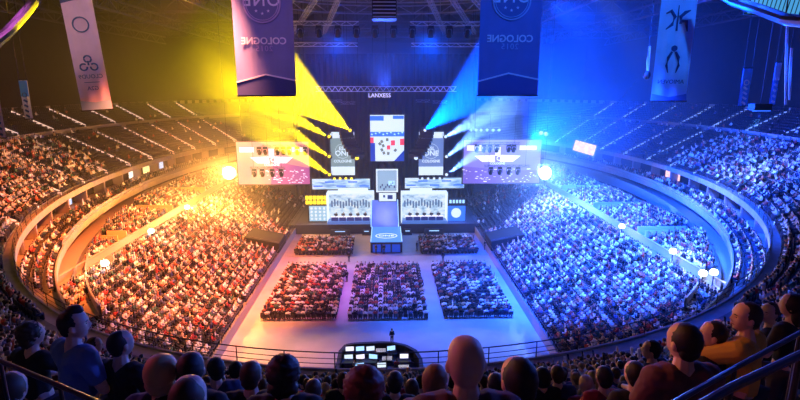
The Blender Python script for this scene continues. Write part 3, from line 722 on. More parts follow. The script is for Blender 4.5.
# hand of group: mid-distance spectators as individuals
ups = sorted([u for u in upper if u[6]], key=lambda u: u[0] ** 2 + u[1] ** 2 + (u[2] + 1.2 - H) ** 2)
chosen = []; rest = []
for u in ups:
    d = math.hypot(u[0], u[1]); X, Yp, W = project(u[0], u[1], u[2] + 1.25)
    near_fg = any(math.hypot(u[0] - a, u[1] - b) < .62 for a, b in taken)
    if near_fg: continue
    if d < 7.5 and (90 < X < 700 or d < 5): continue
    if W < .5 or X < -15 or X > 815 or Yp > 405: (rest.append(u) if d > 9 else None); continue
    if len(chosen) < 300 - len(FG): chosen.append(u)
    else: rest.append(u)
ORD = ['first', 'second', 'third', 'fourth', 'fifth', 'sixth', 'seventh', 'eighth', 'ninth', 'tenth', 'eleventh', 'twelfth', 'thirteenth', 'fourteenth', 'fifteenth', 'sixteenth', 'seventeenth', 'eighteenth', 'nineteenth', 'twentieth', 'twenty-first', 'twenty-second', 'twenty-third', 'twenty-fourth', 'twenty-fifth', 'twenty-sixth']
protos = []
cfg = [('short', 'black', 'black'), ('short', 'brown', 'navy'), ('long', 'black', 'grey'), ('short', 'darkblond', 'white'), ('bob', 'brown', 'black'), ('cropped', 'black', 'red'), ('pony', 'blond', 'grey'), ('short', 'black', 'blue')]
for i, (hs, hc, tp) in enumerate(cfg):
    J = dict(SIT); 
    if i % 3 == 1: J['el'] = (.24, .2, .82); J['wr'] = (.05, .27, 1.0)
    protos.append((make_person('spectator', J, (0, 0, 0), 0, i % 2, hs, hc, tp, '', 'spectator', vox=.028, headturn=(-.3, .4, 0, .6, -.5, .1, .2, -.1)[i], hands=False, sleeve=.8), hs, hc, tp))
word = {'short': 'short', 'long': 'long', 'bob': 'bobbed', 'cropped': 'cropped', 'pony': 'tied-back'}
used = set()
for n_u, u in enumerate(chosen):
    i = random.randrange(len(protos)); pr, hs, hc, tp = protos[i]
    if i in used: o = copy_tree(pr)
    else: o = pr; used.add(i)
    X = project(u[0], u[1], u[2])[0]
    zone = 'left bend' if X < 130 else 'right bend' if X > 660 else 'middle'; row = ORD[u[5]] + ' row from the rim'
    o.location = (u[0], u[1], u[2]); o.rotation_euler.z = u[3] + random.uniform(-.12, .12); s = random.uniform(.93, 1.05); o.scale = (s, s, s)
    lab = 'spectator, %s %s hair, %s top, %s, %s' % (word[hs], hc.replace('darkblond', 'dark blond'), tp, row, zone); tag(o, lab, 'spectator', 'spectators in the %s, %s, %s %s hair, %s tops' % (row, zone, word[hs], hc, tp))
for u in rest: persons.append((u[0], u[1], u[2], u[3] + random.uniform(-.3, .3)))
P = np.array([(a, b, c, d, random.choice((0, 0, 1, 1, 2, 3, 4))) for a, b, c, d in persons])
crowd('crowd_of_spectators', P, 'sea of seated spectators filling the stands and the floor blocks', 'crowd')
print('crowd', len(P), 'mid', len(chosen))

# ------------------------------------------------------------------ seats
def seat_template():
    mb = MB(); mb.box((0, .05, .44), (.46, .42, .06)); mb.box((0, -.2, .66), (.46, .05, .42)); mb.box((0, -.02, .22), (.08, .12, .4)); return np.array(mb.v), mb.f
stv, stf = seat_template()
empt_up = [u for u in upper if not u[6]]
seatm = [(u[0], u[1], u[2], u[3]) for u in empt_up] + [(e[0], e[1], e[2], e[3]) for e in empties]
seatm += [(u[0], u[1], u[2], u[3]) for u in rest]
seat_mass('tip_up_seats', seatm, stv, stf, M_seat, 'rows of dark plastic seats up the stands, mostly empty towards the top', 'seats')
t0_ = empty('stadium_seat', (0, 0, 0), '', 'seat')
mb = MB(); mb.box((0, .05, .44), (.46, .42, .06)); mb.build('seat', M_seat, t0_)
mb = MB(); mb.prism([(-.23, .5), (.23, .5), (.23, .82), (.19, .88), (-.19, .88), (-.23, .82)], .04, c=(0, -.2, 0)); mb.build('backrest', M_seat, t0_)
mb = MB(); mb.box((0, -.02, .21), (.07, .1, .42)); mb.box((0, -.02, .02), (.2, .16, .04)); mb.build('pedestal', M_rail, t0_)
fst = True
for u in chosen[:300]:
    o = t0_ if fst else copy_tree(t0_); fst = False
    o.location = (u[0] - .0, u[1], u[2]); o.rotation_euler.z = u[3]
    zone = 'left bend' if project(*u[:3])[0] < 130 else 'right bend' if project(*u[:3])[0] > 660 else 'middle'
    tag(o, 'dark plastic seat under a spectator, %s row from the rim, %s' % (ORD[u[5]], zone), 'seat', 'occupied seats in the %s row from the rim, %s' % (ORD[u[5]], zone))
# floor chairs
c0 = empty('floor_chair', (0, 0, 0), '', 'chair')
mb = MB(); mb.box((0, .02, .45), (.44, .44, .05)); mb.build('seat', M_seatf, c0)
mb = MB(); mb.prism([(-.21, .55), (.21, .55), (.21, .85), (.17, .9), (-.17, .9), (-.21, .85)], .04, c=(0, -.22, 0)); mb.build('backrest', M_seatf, c0)
for sx in (-1, 1):
    mb = MB(); mb.tube([(sx * .2, .2, 0), (sx * .2, .2, .44)], .013, 5); mb.tube([(sx * .2, -.22, 0), (sx * .2, -.22, .6)], .013, 5); mb.build('leg_frame', M_rail, c0)
fs_sorted = sorted(floor_seats, key=lambda s: s[1]); fst = True
per = {}
for s in fs_sorted[:300]:
    o = c0 if fst else copy_tree(c0); fst = False; o.location = (s[0], s[1], 0)
    nm = BL[s[4]][0]; rw = ORD[int(round((s[1] - BL[s[4]][3]) / .95))]; tag(o, 'black floor chair in the %s row from the back of the %s' % (rw, nm), 'chair', 'chairs in the %s row from the back, %s' % (rw, nm))
seat_mass('floor_chairs', [(s[0], s[1], 0, 0) for s in fs_sorted[300:]], stv, stf, M_seatf, 'black chairs in the further rows of the floor blocks', 'chairs')

# ------------------------------------------------------------------ stage
YS = 90.0
def rect(x0, y0, x1, y1, Y): a = atY(x0, y0, Y); b = atY(x1, y1, Y); return (a.x + b.x) / 2, (a.z + b.z) / 2, abs(b.x - a.x), abs(a.z - b.z)
def emis(name, c, s): return mat(name, tuple(min(1, v) * .12 for v in c), .5, emit=c, es=s)
E_white = emis('led_white', (.72, .86, 1.0), 1.15); E_ice = emis('led_ice', (.35, .62, 1.0), 1.6); E_blue = emis('led_blue', (.03, .15, 1.0), 1.4); E_deep = emis('led_deep_blue', (.01, .06, .6), .9)
E_yel = emis('led_yellow', (1.0, .72, .02), 2.0); E_pink = emis('screen_pink', (.9, .34, .42), .75); E_lav = emis('screen_lavender', (.36, .28, .85), .8); E_mag = emis('screen_magenta', (.6, .12, .5), .7); E_red = emis('screen_red', (.9, .05, .12), 1.1)
E_green = emis('screen_grey', (.3, .34, .3), .6); E_navy = emis('screen_navy', (.02, .05, .25), .8); E_lavl = emis('screen_pale', (.85, .82, 1.0), 1.3)
M_stage = mat('stage_deck', (.10, .12, .2), .3); M_sf = mat('stage_front', (.02, .025, .05), .5); M_desk = mat('desk_white', (.8, .8, .85), .4)

mb = MB(); mb.box((0, 98, .9), (44, 20, 1.8)); mb.cur = 1; mb.box((0, 87.97, .9), (44, .06, 1.7))
tag(mb.build('stage_platform', [M_stage, M_sf]), 'wide dark main stage platform below the screens', 'stage')
# drape behind
mb = MB(); n = 120; pts = []
for i in range(n + 1):
    x = -20 + 40 * i / n; yy = 109 + .35 * math.sin(i * 1.7) + .004 * x * x; pts += [(x, yy, 0), (x, yy, 33), (x, yy + .15, 0), (x, yy + .15, 33)]
fs = []
for i in range(n): b = 4 * i; fs += [(b, b + 4, b + 5, b + 1), (b + 2, b + 3, b + 7, b + 6), (b + 1, b + 5, b + 7, b + 3)]
mb.add(pts, fs); tag(mb.build('black_drape', M_black), 'tall black drape hung behind the stage', 'curtain')

# central video screen, with an emissive picture of the arena and a crowd of cards
x, z, wd, ht = rect(370, 115, 404, 161, YS)
t = empty('centre_screen', (x, YS, z - ht / 2), 'tall central video screen showing a white arena above red and white figures', 'screen')
mb = MB(); mb.box((0, .25, ht / 2), (wd + .3, .4, ht + .3)); mb.build('casing', M_dark, t)
mb = MB(); mb.cur = 0; mb.box((0, 0, ht / 2), (wd, .06, ht))
mb.cur = 1; mb.box((-wd * .3, -.05, ht * .93), (wd * .4, .03, ht * .1)); mb.box((wd * .33, -.05, ht * .95), (wd * .32, .03, ht * .07)); mb.box((0, -.05, ht * .59), (wd, .03, ht * .1))
mb.cur = 2
for i in range(9): mb.box((-wd * .45 + wd * .112 * i, -.08, ht * (.585 + .02 * (i % 3))), (wd * .05, .02, ht * .03), M=Matrix.Rotation(.5, 3, 'Y'))
mb.cur = 3
for cx, cz, w_, h_ in ((-.45, .46, .1, .12), (.44, .42, .12, .14), (.17, .4, .12, .11), (.04, .3, .1, .09)): mb.box((wd * cx, -.08, ht * cz), (wd * w_, .03, ht * h_))
mb.cur = 4
for cx, cz in ((-.16, .43), (-.22, .38), (-.12, .34), (-.16, .25), (-.1, .18), (.03, .17), (.24, .24), (-.0, .47)): mb.box((wd * cx, -.1, ht * cz), (wd * .075, .03, ht * .065), M=Matrix.Rotation(cx * 3, 3, 'Y'))
mb.cur = 5; mb.prism([(wd * .5, ht * .0), (wd * .5, ht * .24), (wd * .2, ht * .0)], .03, c=(0, -.1, 0)); mb.box((-wd * .43, -.1, ht * .2), (wd * .14, .03, ht * .4))
mb.build('display', [E_white, E_blue, E_ice, E_red, E_green, E_deep], t)

# cube screen with a white frame, and the low screen under it
x, z, wd, ht = rect(376, 169, 398, 192, YS - 1)
t = empty('square_screen', (x, YS - 1, z - ht / 2), 'square screen with glowing white frame above the catwalk', 'screen')
mb = MB(); mb.box((0, .2, ht / 2), (wd, .4, ht)); mb.build('casing', M_dark, t)
mb = MB(); b = wd * .07
for c, d in (((0, -.06, b / 2), (wd, .1, b)), ((0, -.06, ht - b / 2), (wd, .1, b)), ((-wd / 2 + b / 2, -.06, ht / 2), (b, .1, ht)), ((wd / 2 - b / 2, -.06, ht / 2), (b, .1, ht))): mb.box(c, d)
mb.build('frame', E_white, t)
mb = MB(); mb.box((0, -.02, ht / 2), (wd * .84, .05, ht * .84)); mb.cur = 1
for i in range(9): mb.box((-wd * .3 + wd * .08 * i, -.06, ht * (.22 + .1 * math.sin(i * 2.1) + (.1 if i > 4 else 0))), (wd * .06, .02, ht * .1))
mb.cur = 2; mb.box((wd * .2, -.06, ht * .4), (wd * .28, .02, ht * .18)); mb.build('display', [emis('led_frost', (.4, .62, .85), .8), E_navy, E_ice], t)
x, z, wd, ht = rect(379, 193, 396, 201, YS - 1.5)
t = empty('low_screen', (x, YS - 1.5, z - ht / 2), 'small wide screen directly below the square screen', 'screen')
mb = MB(); mb.box((0, .15, ht / 2), (wd + .2, .3, ht + .2)); mb.build('casing', M_dark, t)
mb = MB(); mb.box((0, -.02, ht / 2), (wd, .05, ht)); mb.cur = 1; mb.box((wd * .15, -.06, ht * .5), (wd * .3, .02, ht * .5)); mb.box((-wd * .2, -.06, ht * .6), (wd * .12, .02, ht * .3)); mb.build('display', [E_white, E_navy], t)

# ramp and thrust
a = atZ(375, 221, 1.9); b_ = atZ(402, 221, 1.9); 
t = empty('catwalk_ramp', (-.15, 86.6, 1.8), 'glossy blue-lit ramp leading down from the square screen', 'stage')
w0, w1 = 2.35, 2.45; top = atY(388, 201, YS - 2).z - 1.8
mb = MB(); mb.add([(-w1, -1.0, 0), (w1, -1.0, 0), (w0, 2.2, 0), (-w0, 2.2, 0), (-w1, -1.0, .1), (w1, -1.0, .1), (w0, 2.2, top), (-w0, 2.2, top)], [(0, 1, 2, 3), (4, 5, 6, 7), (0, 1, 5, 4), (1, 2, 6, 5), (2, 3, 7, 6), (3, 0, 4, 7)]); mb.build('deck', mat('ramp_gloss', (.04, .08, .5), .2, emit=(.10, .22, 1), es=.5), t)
for s in (-1, 1):
    mb = MB(); mb.bar((s * w1, -1.05, .2), (s * w0, 2.2, top + .1), .12); mb.build('edge_light', E_ice, t)
t = empty('thrust_stage', (.1, 81.2, 0), 'square thrust stage with illuminated deck and oval emblem in front of the ramp', 'stage')
mb = MB(); mb.box((0, 0, 1.0), (5.1, 8.8, 1.7)); mb.build('base', M_sf, t)
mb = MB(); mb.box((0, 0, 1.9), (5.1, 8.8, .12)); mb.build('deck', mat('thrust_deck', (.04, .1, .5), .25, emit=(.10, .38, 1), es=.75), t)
mb = MB(); n = 28
for i in range(n):
    a0 = 2 * PI * i / n; a1 = 2 * PI * (i + 1) / n; mb.bar((1.75 * math.cos(a0), -1.2 + 1.35 * math.sin(a0), 1.99), (1.75 * math.cos(a1), -1.2 + 1.35 * math.sin(a1), 1.99), .16, .04)
g = text_geo('ONE', 1.25, False, .01, bold=.02); put(mb, g, (0, -1.6, 2.0), Matrix.Rotation(-PI / 2, 3, 'X')); mb.build('emblem', E_white, t)
for s in (-1, 1):
    mb = MB(); mb.box((s * 2.5, 0, 1.99), (.12, 8.8, .06)); mb.build('edge_light', E_ice, t)
mb = MB()
for i in range(-1, 2): mb.box((i * 1.55, -4.43, .85), (1.3, .06, 1.3))
mb.build('front_panel', E_deep, t)

# LED strips behind, left and right
for s, (x0, y0, x1, y1) in ((-1, (312, 179, 370, 189)), (1, (405, 178, 464, 188))):
    x, z, wd, ht = rect(x0, y0, x1, y1, YS + 2); lr = 'orange' if s < 0 else 'blue'
    t = empty('wide_led_wall', (x, YS + 2, z - ht / 2), 'long low white LED wall above the booth on the %s side' % lr, 'screen')
    mb = MB(); mb.box((0, .2, ht / 2), (wd + .2, .3, ht + .2)); mb.build('casing', M_dark, t)
    mb = MB(); mb.box((0, 0, ht / 2), (wd, .06, ht)); mb.cur = 1
    for i in range(5): mb.box((-wd * .4 + wd * .2 * i, -.05, ht * (.3 + .4 * (i % 2))), (wd * .16, .02, ht * .14))
    mb.build('display', [screen_mat('led_pale', [(.12, .3, .7), (.5, .75, 1), (.9, .95, 1)], 1.1, 5.0), E_blue], t)
    x, z, wd, ht = rect(338 if s < 0 else 410, 188, 368 if s < 0 else 432, 193, YS + 1.8)
    t = empty('led_step', (x, YS + 1.8, z - ht / 2), 'short glowing white band between booth and LED wall, %s side' % lr, 'lamp')
    mb = MB(); mb.box((0, 0, ht / 2), (wd, .2, ht)); mb.build('diffuser', E_white, t); mb = MB(); mb.box((0, .15, ht / 2), (wd + .1, .1, ht + .1)); mb.build('casing', M_dark, t)

# team booths
def booth(x0, x1, s, lr):
    L = atY(x0, 222, YS - 1); R_ = atY(x1, 194, YS - 1); cx = (L.x + R_.x) / 2; wd = abs(R_.x - L.x); zb = 1.8; zt = R_.z; h = zt - zb
    t = empty('team_booth', (cx, YS - 1, zb), 'white-framed player booth with lit back wall on the %s side of the stage' % lr, 'booth')
    mb = MB(); mb.box((0, 2.2, h / 2), (wd, .15, h)); mb.cur = 1
    for i in range(int(wd / .55)):
        mb.box((-wd / 2 + .6 + i * .53, 2.1, h * .58 + .25 * math.sin(i * 1.3)), (.3, .05, h * .22 + .2 * math.sin(i * 2.3)))
    mb.build('back_wall', [screen_mat('booth_light', [(.12, .3, .6), (.6, .8, 1.0), (.9, .97, 1)], 1.0, 9.0), emis('booth_figures', (.10, .22, .5), .6)], t)
    mb = MB(); mb.box((0, 1.1, h + .1), (wd + .3, 2.4, .25)); mb.build('roof', E_white, t)
    for k in (-1, 1):
        mb = MB(); mb.box((k * (wd / 2 + .05), 1.1, h / 2), (.22, 2.3, h)); mb.build('side_frame', E_white, t)
    mb = MB(); mb.box((0, .1, .25), (wd, 2.2, .5)); mb.build('plinth', emis('booth_front', (.1, .25, .8), .7), t)
    nd = 5; pw = (wd - 1.6) / nd
    d = empty('player_desk', (cx, YS - 1.1, zb + .5), 'long white player desk with dark front in the %s side booth' % lr, 'desk')
    mb = MB(); mb.box((0, 0, .74), (wd - 1.2, .8, .06)); mb.build('top', E_lavl, d)
    mb = MB(); [mb.box((-(wd - 1.2) / 2 + (wd - 1.2) * (i_ + .5) / 5, -.3, .36), ((wd - 1.2) / 5 - .15, .06, .7)) for i_ in range(5)]; mb.build('front', emis('desk_navy', (.02, .04, .35), .5), d)
    for i in range(nd):
        mx = -wd / 2 + .8 + pw * (i + .5)
        mo = empty('monitor', (cx + mx, YS - 1.15, zb + .5 + .77), 'gaming monitor seen from behind on the %s booth desk' % lr, 'monitor', 'monitors on the %s booth desk' % lr)
        mb = MB(); mb.box((0, 0, .38), (.62, .06, .36)); mb.build('panel', M_dark, mo); mb = MB(); mb.box((0, .05, .1), (.06, .06, .2)); mb.box((0, .05, .015), (.26, .2, .03)); mb.build('stand', M_dark, mo)
        p_ = copy_tree(protos[(i * 3 + (1 if s > 0 else 0)) % len(protos)][0]); p_.name = 'player'; p_.location = (cx + mx, YS - .1, zb + .45); p_.rotation_euler.z = PI; p_.scale = (1, 1, 1)
        tag(p_, 'player seated behind the desk in the %s side booth' % lr, 'person', 'players in the %s booth' % lr)
        ch = copy_tree(c0); ch.name = 'player_chair'; ch.location = (cx + mx, YS - .1, zb + .5 - .0); ch.rotation_euler.z = PI; tag(ch, 'dark chair of a player in the %s side booth' % lr, 'chair', 'chairs in the %s booth' % lr)
booth(328, 373, -1, 'orange'); booth(402, 447, 1, 'blue')
# low lit boxes before the booths
for px0, px1, lr in ((330, 350, 'orange'), (362, 371, 'orange'), (403, 412, 'blue'), (424, 444, 'blue')):
    a = atY(px0, 228, 87.2); b = atY(px1, 223, 87.2)
    t = empty('floor_monitor_wedge', ((a.x + b.x) / 2, 87.2, 0), '%s black case with a white lit strip at the foot of the stage, %s side' % ('long' if px1 - px0 > 12 else 'short', lr), 'case')
    mb = MB(); mb.prism([(-abs(b.x - a.x) / 2, 0), (abs(b.x - a.x) / 2, 0), (abs(b.x - a.x) / 2 - .15, 1.1), (-abs(b.x - a.x) / 2 + .15, 1.1)], .7); mb.build('body', M_sf, t)
    mb = MB(); mb.box((0, -.37, .8), (abs(b.x - a.x) * .5, .04, .14)); mb.build('light_strip', E_ice, t)

# side small screens
for (x0, y0, x1, y1), lr in (((309, 206, 327, 221), 'orange'), ((447, 206, 465, 221), 'blue')):
    x, z, wd, ht = rect(x0, y0, x1, y1, YS - .5)
    t = empty('side_stage_screen', (x, YS - .5, z - ht / 2), ('pale blue patterned square screen beside the booth under the yellow light' if lr == 'orange' else 'square screen with a big white disc beside the blue side booth'), 'screen')
    mb = MB(); mb.box((0, .2, ht / 2 - .1), (wd + .3, .35, ht + .4)); mb.build('casing', M_dark, t)
    mb = MB(); mb.box((0, 0, ht / 2), (wd, .06, ht)); mb.cur = 1
    if lr == 'orange':
        for i in range(4):
            for j in range(4): (mb.box((-wd * .36 + wd * .24 * i, -.05, ht * (.15 + .23 * j)), (wd * .13, .02, ht * .12), M=Matrix.Rotation(.6 * i + j, 3, 'Y')))
    else: mb.lathe([(wd * .27, 0), (wd * .27, .05)], 24, (0, -.06, ht * .55), Matrix.Rotation(PI / 2, 3, 'X'))
    mb.build('display', [emis('screen_teal', (.3, .55, .75), 1.1) if lr == 'orange' else E_blue, E_white], t)
x, z, wd, ht = rect(305, 195, 328, 205, YS)
t = empty('yellow_light_panel', (x, YS, z - ht / 2), 'bright yellow light panel above the pale patterned screen', 'lamp')
mb = MB(); mb.box((0, .15, ht / 2), (wd, .25, ht)); mb.build('casing', M_dark, t); mb = MB()
for i in range(6):
    for j in range(2): mb.box((-wd * .42 + wd * .165 * i, -.02, ht * (.27 + .46 * j)), (wd * .13, .1, ht * .36))
mb.build('lamp_cells', E_yel, t)
x, z, wd, ht = rect(449, 198, 465, 205, YS)
t = empty('white_light_panel', (x, YS, z - ht / 2), 'row of white lamps above the white disc screen', 'lamp')
mb = MB(); mb.box((0, .15, ht / 2), (wd, .25, ht)); mb.build('casing', M_dark, t); mb = MB()
for i in range(5): mb.box((-wd * .4 + wd * .2 * i, -.02, ht * .5), (wd * .13, .1, ht * .45))
mb.build('lamp_cells', E_ice, t)

# tall stage banners with round emblem, lit white
for (x0, y0, x1, y1), lr in (((330, 132, 355, 175), 'orange'), ((419, 132, 443, 175), 'blue')):
    x, z, wd, ht = rect(x0, y0, x1, y1, YS + 1)
    t = empty('stage_banner_screen', (x, YS + 1, z - ht / 2), 'upright white lit banner with round emblem behind the hanging speakers, %s side' % lr, 'banner')
    mb = MB(); mb.box((0, .2, ht / 2), (wd + .2, .3, ht + .2)); mb.build('casing', M_dark, t)
    mb = MB(); mb.box((0, 0, ht / 2), (wd, .06, ht)); mb.build('display', emis('banner_glow_teal', (.28, .42, .46), .8) if lr == 'orange' else emis('banner_glow_blue', (.20, .32, .72), .8), t)
    mb = MB(); n = 28
    for i in range(n):
        a0 = 2 * PI * i / n; a1 = 2 * PI * (i + 1) / n; r = wd * .3; mb.bar((r * math.cos(a0), -.06, ht * .56 + r * math.sin(a0)), (r * math.cos(a1), -.06, ht * .56 + r * math.sin(a1)), .12, .05)
    put(mb, text_geo('ESL', .9, bold=.02), (0, -.06, ht * .56 + .2)); put(mb, text_geo('ONE', 1.3, bold=.03), (0, -.06, ht * .56 - .8)); put(mb, text_geo('COLOGNE', .68, bold=.02), (0, -.06, ht * .3))
    mb.box((0, -.05, ht * .1), (wd, .03, ht * .2)); mb.box((0, -.05, ht * .93), (wd, .03, ht * .14)); mb.build('emblem', E_white, t)
    s = -1 if lr == 'orange' else 1
    mb = MB()
    lt = empty('light_bar', (x, YS + .5, z - ht / 2 - .55), 'row of small %s lamps under the upright banner' % ('yellow' if s < 0 else 'white'), 'lamp')
    mb.box((0, .1, 0), (wd, .2, .3)); mb.build('bar', M_dark, lt)
    for i in range(4):
        mb = MB(); mb.ball((-wd * .36 + wd * .24 * i, -.08, 0), .24, 2); mb.build('bulb', E_yel if s < 0 else E_white, lt)

# line arrays: curved hangs of speaker boxes
def line_array(px, py0, py1, s, lr):
    Y = YS - 3; a = atY(px, py0, Y); b = atY(px, py1, Y); n = 9; L = a.z - b.z
    t = empty('line_array_speaker', (a.x, Y, a.z), 'curved black hang of speaker boxes in front of the upright banner, %s side' % lr, 'loudspeaker')
    for i in range(n):
        f = i / (n - 1); ang = f * f * .9; mb = MB(); M = Matrix.Rotation(-s * .35, 3, 'Z') @ Matrix.Rotation(-ang, 3, 'X')
        off = Vector((-s * 1.9 * f * f * 1.0, .6 * f * f, -L * f * .93)); mb.box(off, (2.3, 1.1, L / n * .95), M=M); mb.box(off + M @ Vector((0, -.57, 0)), (2.1, .05, L / n * .75), M=M); mb.build('speaker_box', M_black, t)
    mb = MB(); mb.box((0, 0, .4), (1.7, 1.0, .12)); mb.tube([(0, 0, .4), (0, 0, 40 - a.z)], .04, 6); mb.build('rigging_frame', M_dark, t)
line_array(346, 130, 158, -1, 'orange'); line_array(427, 130, 158, 1, 'blue')

# ------------------------------------------------------------------ side screens
def side_screen(x0, y0, x1, y1, lr):
    Y = 88.0; x, z, wd, ht = rect(x0, y0, x1, y1, Y)
    t = empty('side_video_screen', (x, Y, z - ht / 2), 'large hanging side screen with %s picture on the %s side' % (('pink and magenta', 'orange') if lr < 0 else ('lavender and white', 'blue')), 'screen')
    mb = MB(); mb.box((0, .3, ht / 2), (wd + .35, .5, ht + .35)); mb.build('casing', M_dark, t)
    mb = MB(); mb.box((0, 0, ht / 2), (wd, .06, ht)); mb.cur = 1
    r_ = random.Random(3)
    if lr < 0: mb.prism([(wd * .0, ht * .55), (wd * .5, ht * .38), (wd * .5, 0), (wd * -.05, 0)], .02, c=(0, -.05, 0))
    else: mb.prism([(-wd * .5, 0), (-wd * .5, ht * .4), (wd * .1, ht * .3), (wd * .5, ht * .3), (wd * .5, 0)], .02, c=(0, -.05, 0))
    mb.cur = 2
    for i in range(60):
        xx = r_.uniform(-.5 if lr > 0 else -.1, .48) * wd; zz = r_.uniform(.03, .34) * ht; mb.box((xx, -.07, zz), (r_.uniform(.1, .45), .02, r_.uniform(.06, .16)))
    # winged emblem of light and blurred lettering bars
    cx = -wd * (.02 if lr < 0 else .06)
    mb.prism([(cx - wd * .3, ht * .64), (cx - wd * .04, ht * .66), (cx - wd * .03, ht * .5), (cx - wd * .2, ht * .5)], .02, c=(0, -.08, 0)); mb.prism([(cx + wd * .3, ht * .64), (cx + wd * .04, ht * .66), (cx + wd * .03, ht * .5), (cx + wd * .2, ht * .5)], .02, c=(0, -.08, 0))
    mb.box((cx, -.08, ht * .74), (wd * .07, .02, ht * .2)); mb.box((-wd * .36, -.08, ht * .82), (wd * .2, .02, ht * .12)); mb.box((wd * .33, -.08, ht * .82), (wd * .22, .02, ht * .1))
    put(mb, text_geo('ESL ONE', 1.2, bold=.03), (cx, -.1, ht * .53))
    mb.cur = 3; put(mb, text_geo('COLOGNE', .55, bold=.02), (cx, -.12, ht * .44))
    mb.build('display', [E_pink if lr < 0 else E_lav, E_mag if lr < 0 else emis('screen_violet', (.26, .16, .66), .8), E_lavl, E_white], t)
    for k in (-1, 1):
        mb = MB(); mb.tube([(k * wd * .42, .3, ht), (k * wd * .42, .3, 40 - (z - ht / 2))], .05, 6); mb.build('suspension_cable', M_dark, t)
side_screen(236, 142, 310, 184, -1); side_screen(464, 140, 539, 183, 1)

# ------------------------------------------------------------------ moving lights
lf = empty('moving_light', (0, 0, 0), '', 'stage light')
mb = MB(); mb.box((0, 0, -.12), (.55, .5, .24)); mb.build('base', M_dark, lf)
mb = MB(); mb.box((-.3, 0, -.5), (.08, .2, .62)); mb.box((.3, 0, -.5), (.08, .2, .62)); mb.box((0, 0, -.26), (.66, .24, .06)); yk = mb.build('yoke', M_dark, lf)
mb = MB(); mb.lathe([(.12, .38), (.2, .3), (.22, 0), (.27, -.32), (.24, -.36)], 12, (0, 0, -.72), Matrix.Rotation(.5, 3, 'X')); mb.build('head', M_black, lf, smooth=True)
first_l = True
def moving(p, lb, grp, sc=1.0, face=0.0):
    global first_l
    o = lf if first_l else copy_tree(lf); first_l = False; o.location = p; o.rotation_euler.z = face; o.scale = (sc,) * 3; tag(o, lb, 'stage light', grp); return o
def truss(p0, p1, lb, wdt=.5, m=None, nm='truss', bays=None):
    p0 = Vector(p0); p1 = Vector(p1); d = p1 - p0; L = d.length; t = empty(nm, p0, lb, 'truss'); u = d.normalized(); a = u.cross(Vector((0, 0, 1))).normalized() * wdt / 2; b = Vector((0, 0, wdt / 2)); m = m or M_steel
    ch = MB()
    for s1 in (-1, 1):
        for s2 in (-1, 1): ch.bar(a * s1 + b * s2, d + a * s1 + b * s2, wdt * .12)
    ch.build('chords', m, t); br = MB(); n = bays or max(3, int(L / (wdt * 1.6)))
    for i in range(n):
        q0 = d * (i / n); q1 = d * ((i + 1) / n); s = 1 if i % 2 else -1
        for e in (-1, 1): br.bar(q0 + a * e - b * s, q1 + a * e + b * s, wdt * .08); br.bar(q0 - a * s + b * e, q1 + a * s + b * e, wdt * .08)
    br.build('bracing', m, t); return t
YT = 80.0
for (xa, xb, py, lb) in ((262, 312, 146, 'upper lamp truss in front of the orange side screen'), (250, 285, 168, 'lower lamp truss in front of the orange side screen'), (466, 520, 143.5, 'upper lamp truss in front of the lavender side screen'), (484, 530, 166, 'lower lamp truss in front of the lavender side screen')):
    p, q_ = atY(xa, py, YT), atY(xb, py, YT); tr = truss(p, q_, lb, .3, M_dark)
    mb = MB()
    for e in (.1, .9): v = (q_ - p) * e; mb.tube([v, v + Vector((0, 0, 40 - p.z))], .03, 5)
    mb.build('suspension_cable', M_dark, tr)
for pxs, py, lb in (((259, 265, 277, 283, 289, 297, 305), 147, 'upper truss before the orange side screen'), ((254, 262, 272, 281), 169, 'lower truss before the orange side screen'), ((477, 484, 490, 497, 509, 514), 144.5, 'upper truss before the lavender side screen'), ((491, 500, 509, 518), 167, 'lower truss before the lavender side screen')):
    for n_, px in enumerate(pxs): moving(atY(px, py, YT - .05), 'black moving light, %s from the left on the %s' % (['first', 'second', 'third', 'fourth', 'fifth', 'sixth', 'seventh'][n_], lb), 'moving lights on the ' + lb, 1.15)

# beam lights of the stage: real spots through the haze
def beam(px, py, tgt, power, col, deg, lb, Y=YS - 2.5, E_=None):
    if py == 131: Y = YS - 4.6
    p = atY(px, py, Y); t = empty('beam_light', p, lb, 'stage light'); d = (Vector(tgt) - p).normalized(); M = d.to_track_quat('-Z', 'Y').to_matrix()
    mb = MB(); mb.lathe([(.16, .5), (.28, .35), (.3, 0), (.34, -.3)], 12, (0, 0, 0), M); mb.build('head', M_black, t, smooth=True)
    mb = MB(); mb.lathe([(.27, -.31), (.27, -.36), (.2, -.40)], 12, (0, 0, 0), M); mb.build('lens', E_ or E_yel, t)
    mb = MB(); mb.box((0, .1, .75), (.4, .4, .25)); mb.box((-.36, .05, .3), (.06, .2, .8)); mb.box((.36, .05, .3), (.06, .2, .8)); mb.build('yoke', M_dark, t)
    spot('beam_spot', p + d * .6, tgt, power, col, deg, .15, .15)
def dirpt(p0x, p0y, p1x, p1y, Ya, Yb): return atY(p1x, p1y, Yb)
YB = 64
for px, py, tx, ty, dg in ((351, 131, 262, 66, 21), (330, 137, 225, 82, 11), (330, 157, 240, 100, 9), (330, 175, 262, 130, 8)):
    beam(px, py, atY(tx, ty, YB), 2600000 if py == 131 else 1300000, YEL, dg, 'yellow beam light at %s of the orange side banner' % ({131: 'the top right corner', 137: 'the top left corner', 157: 'the middle left edge', 175: 'the bottom left corner'}[py]))
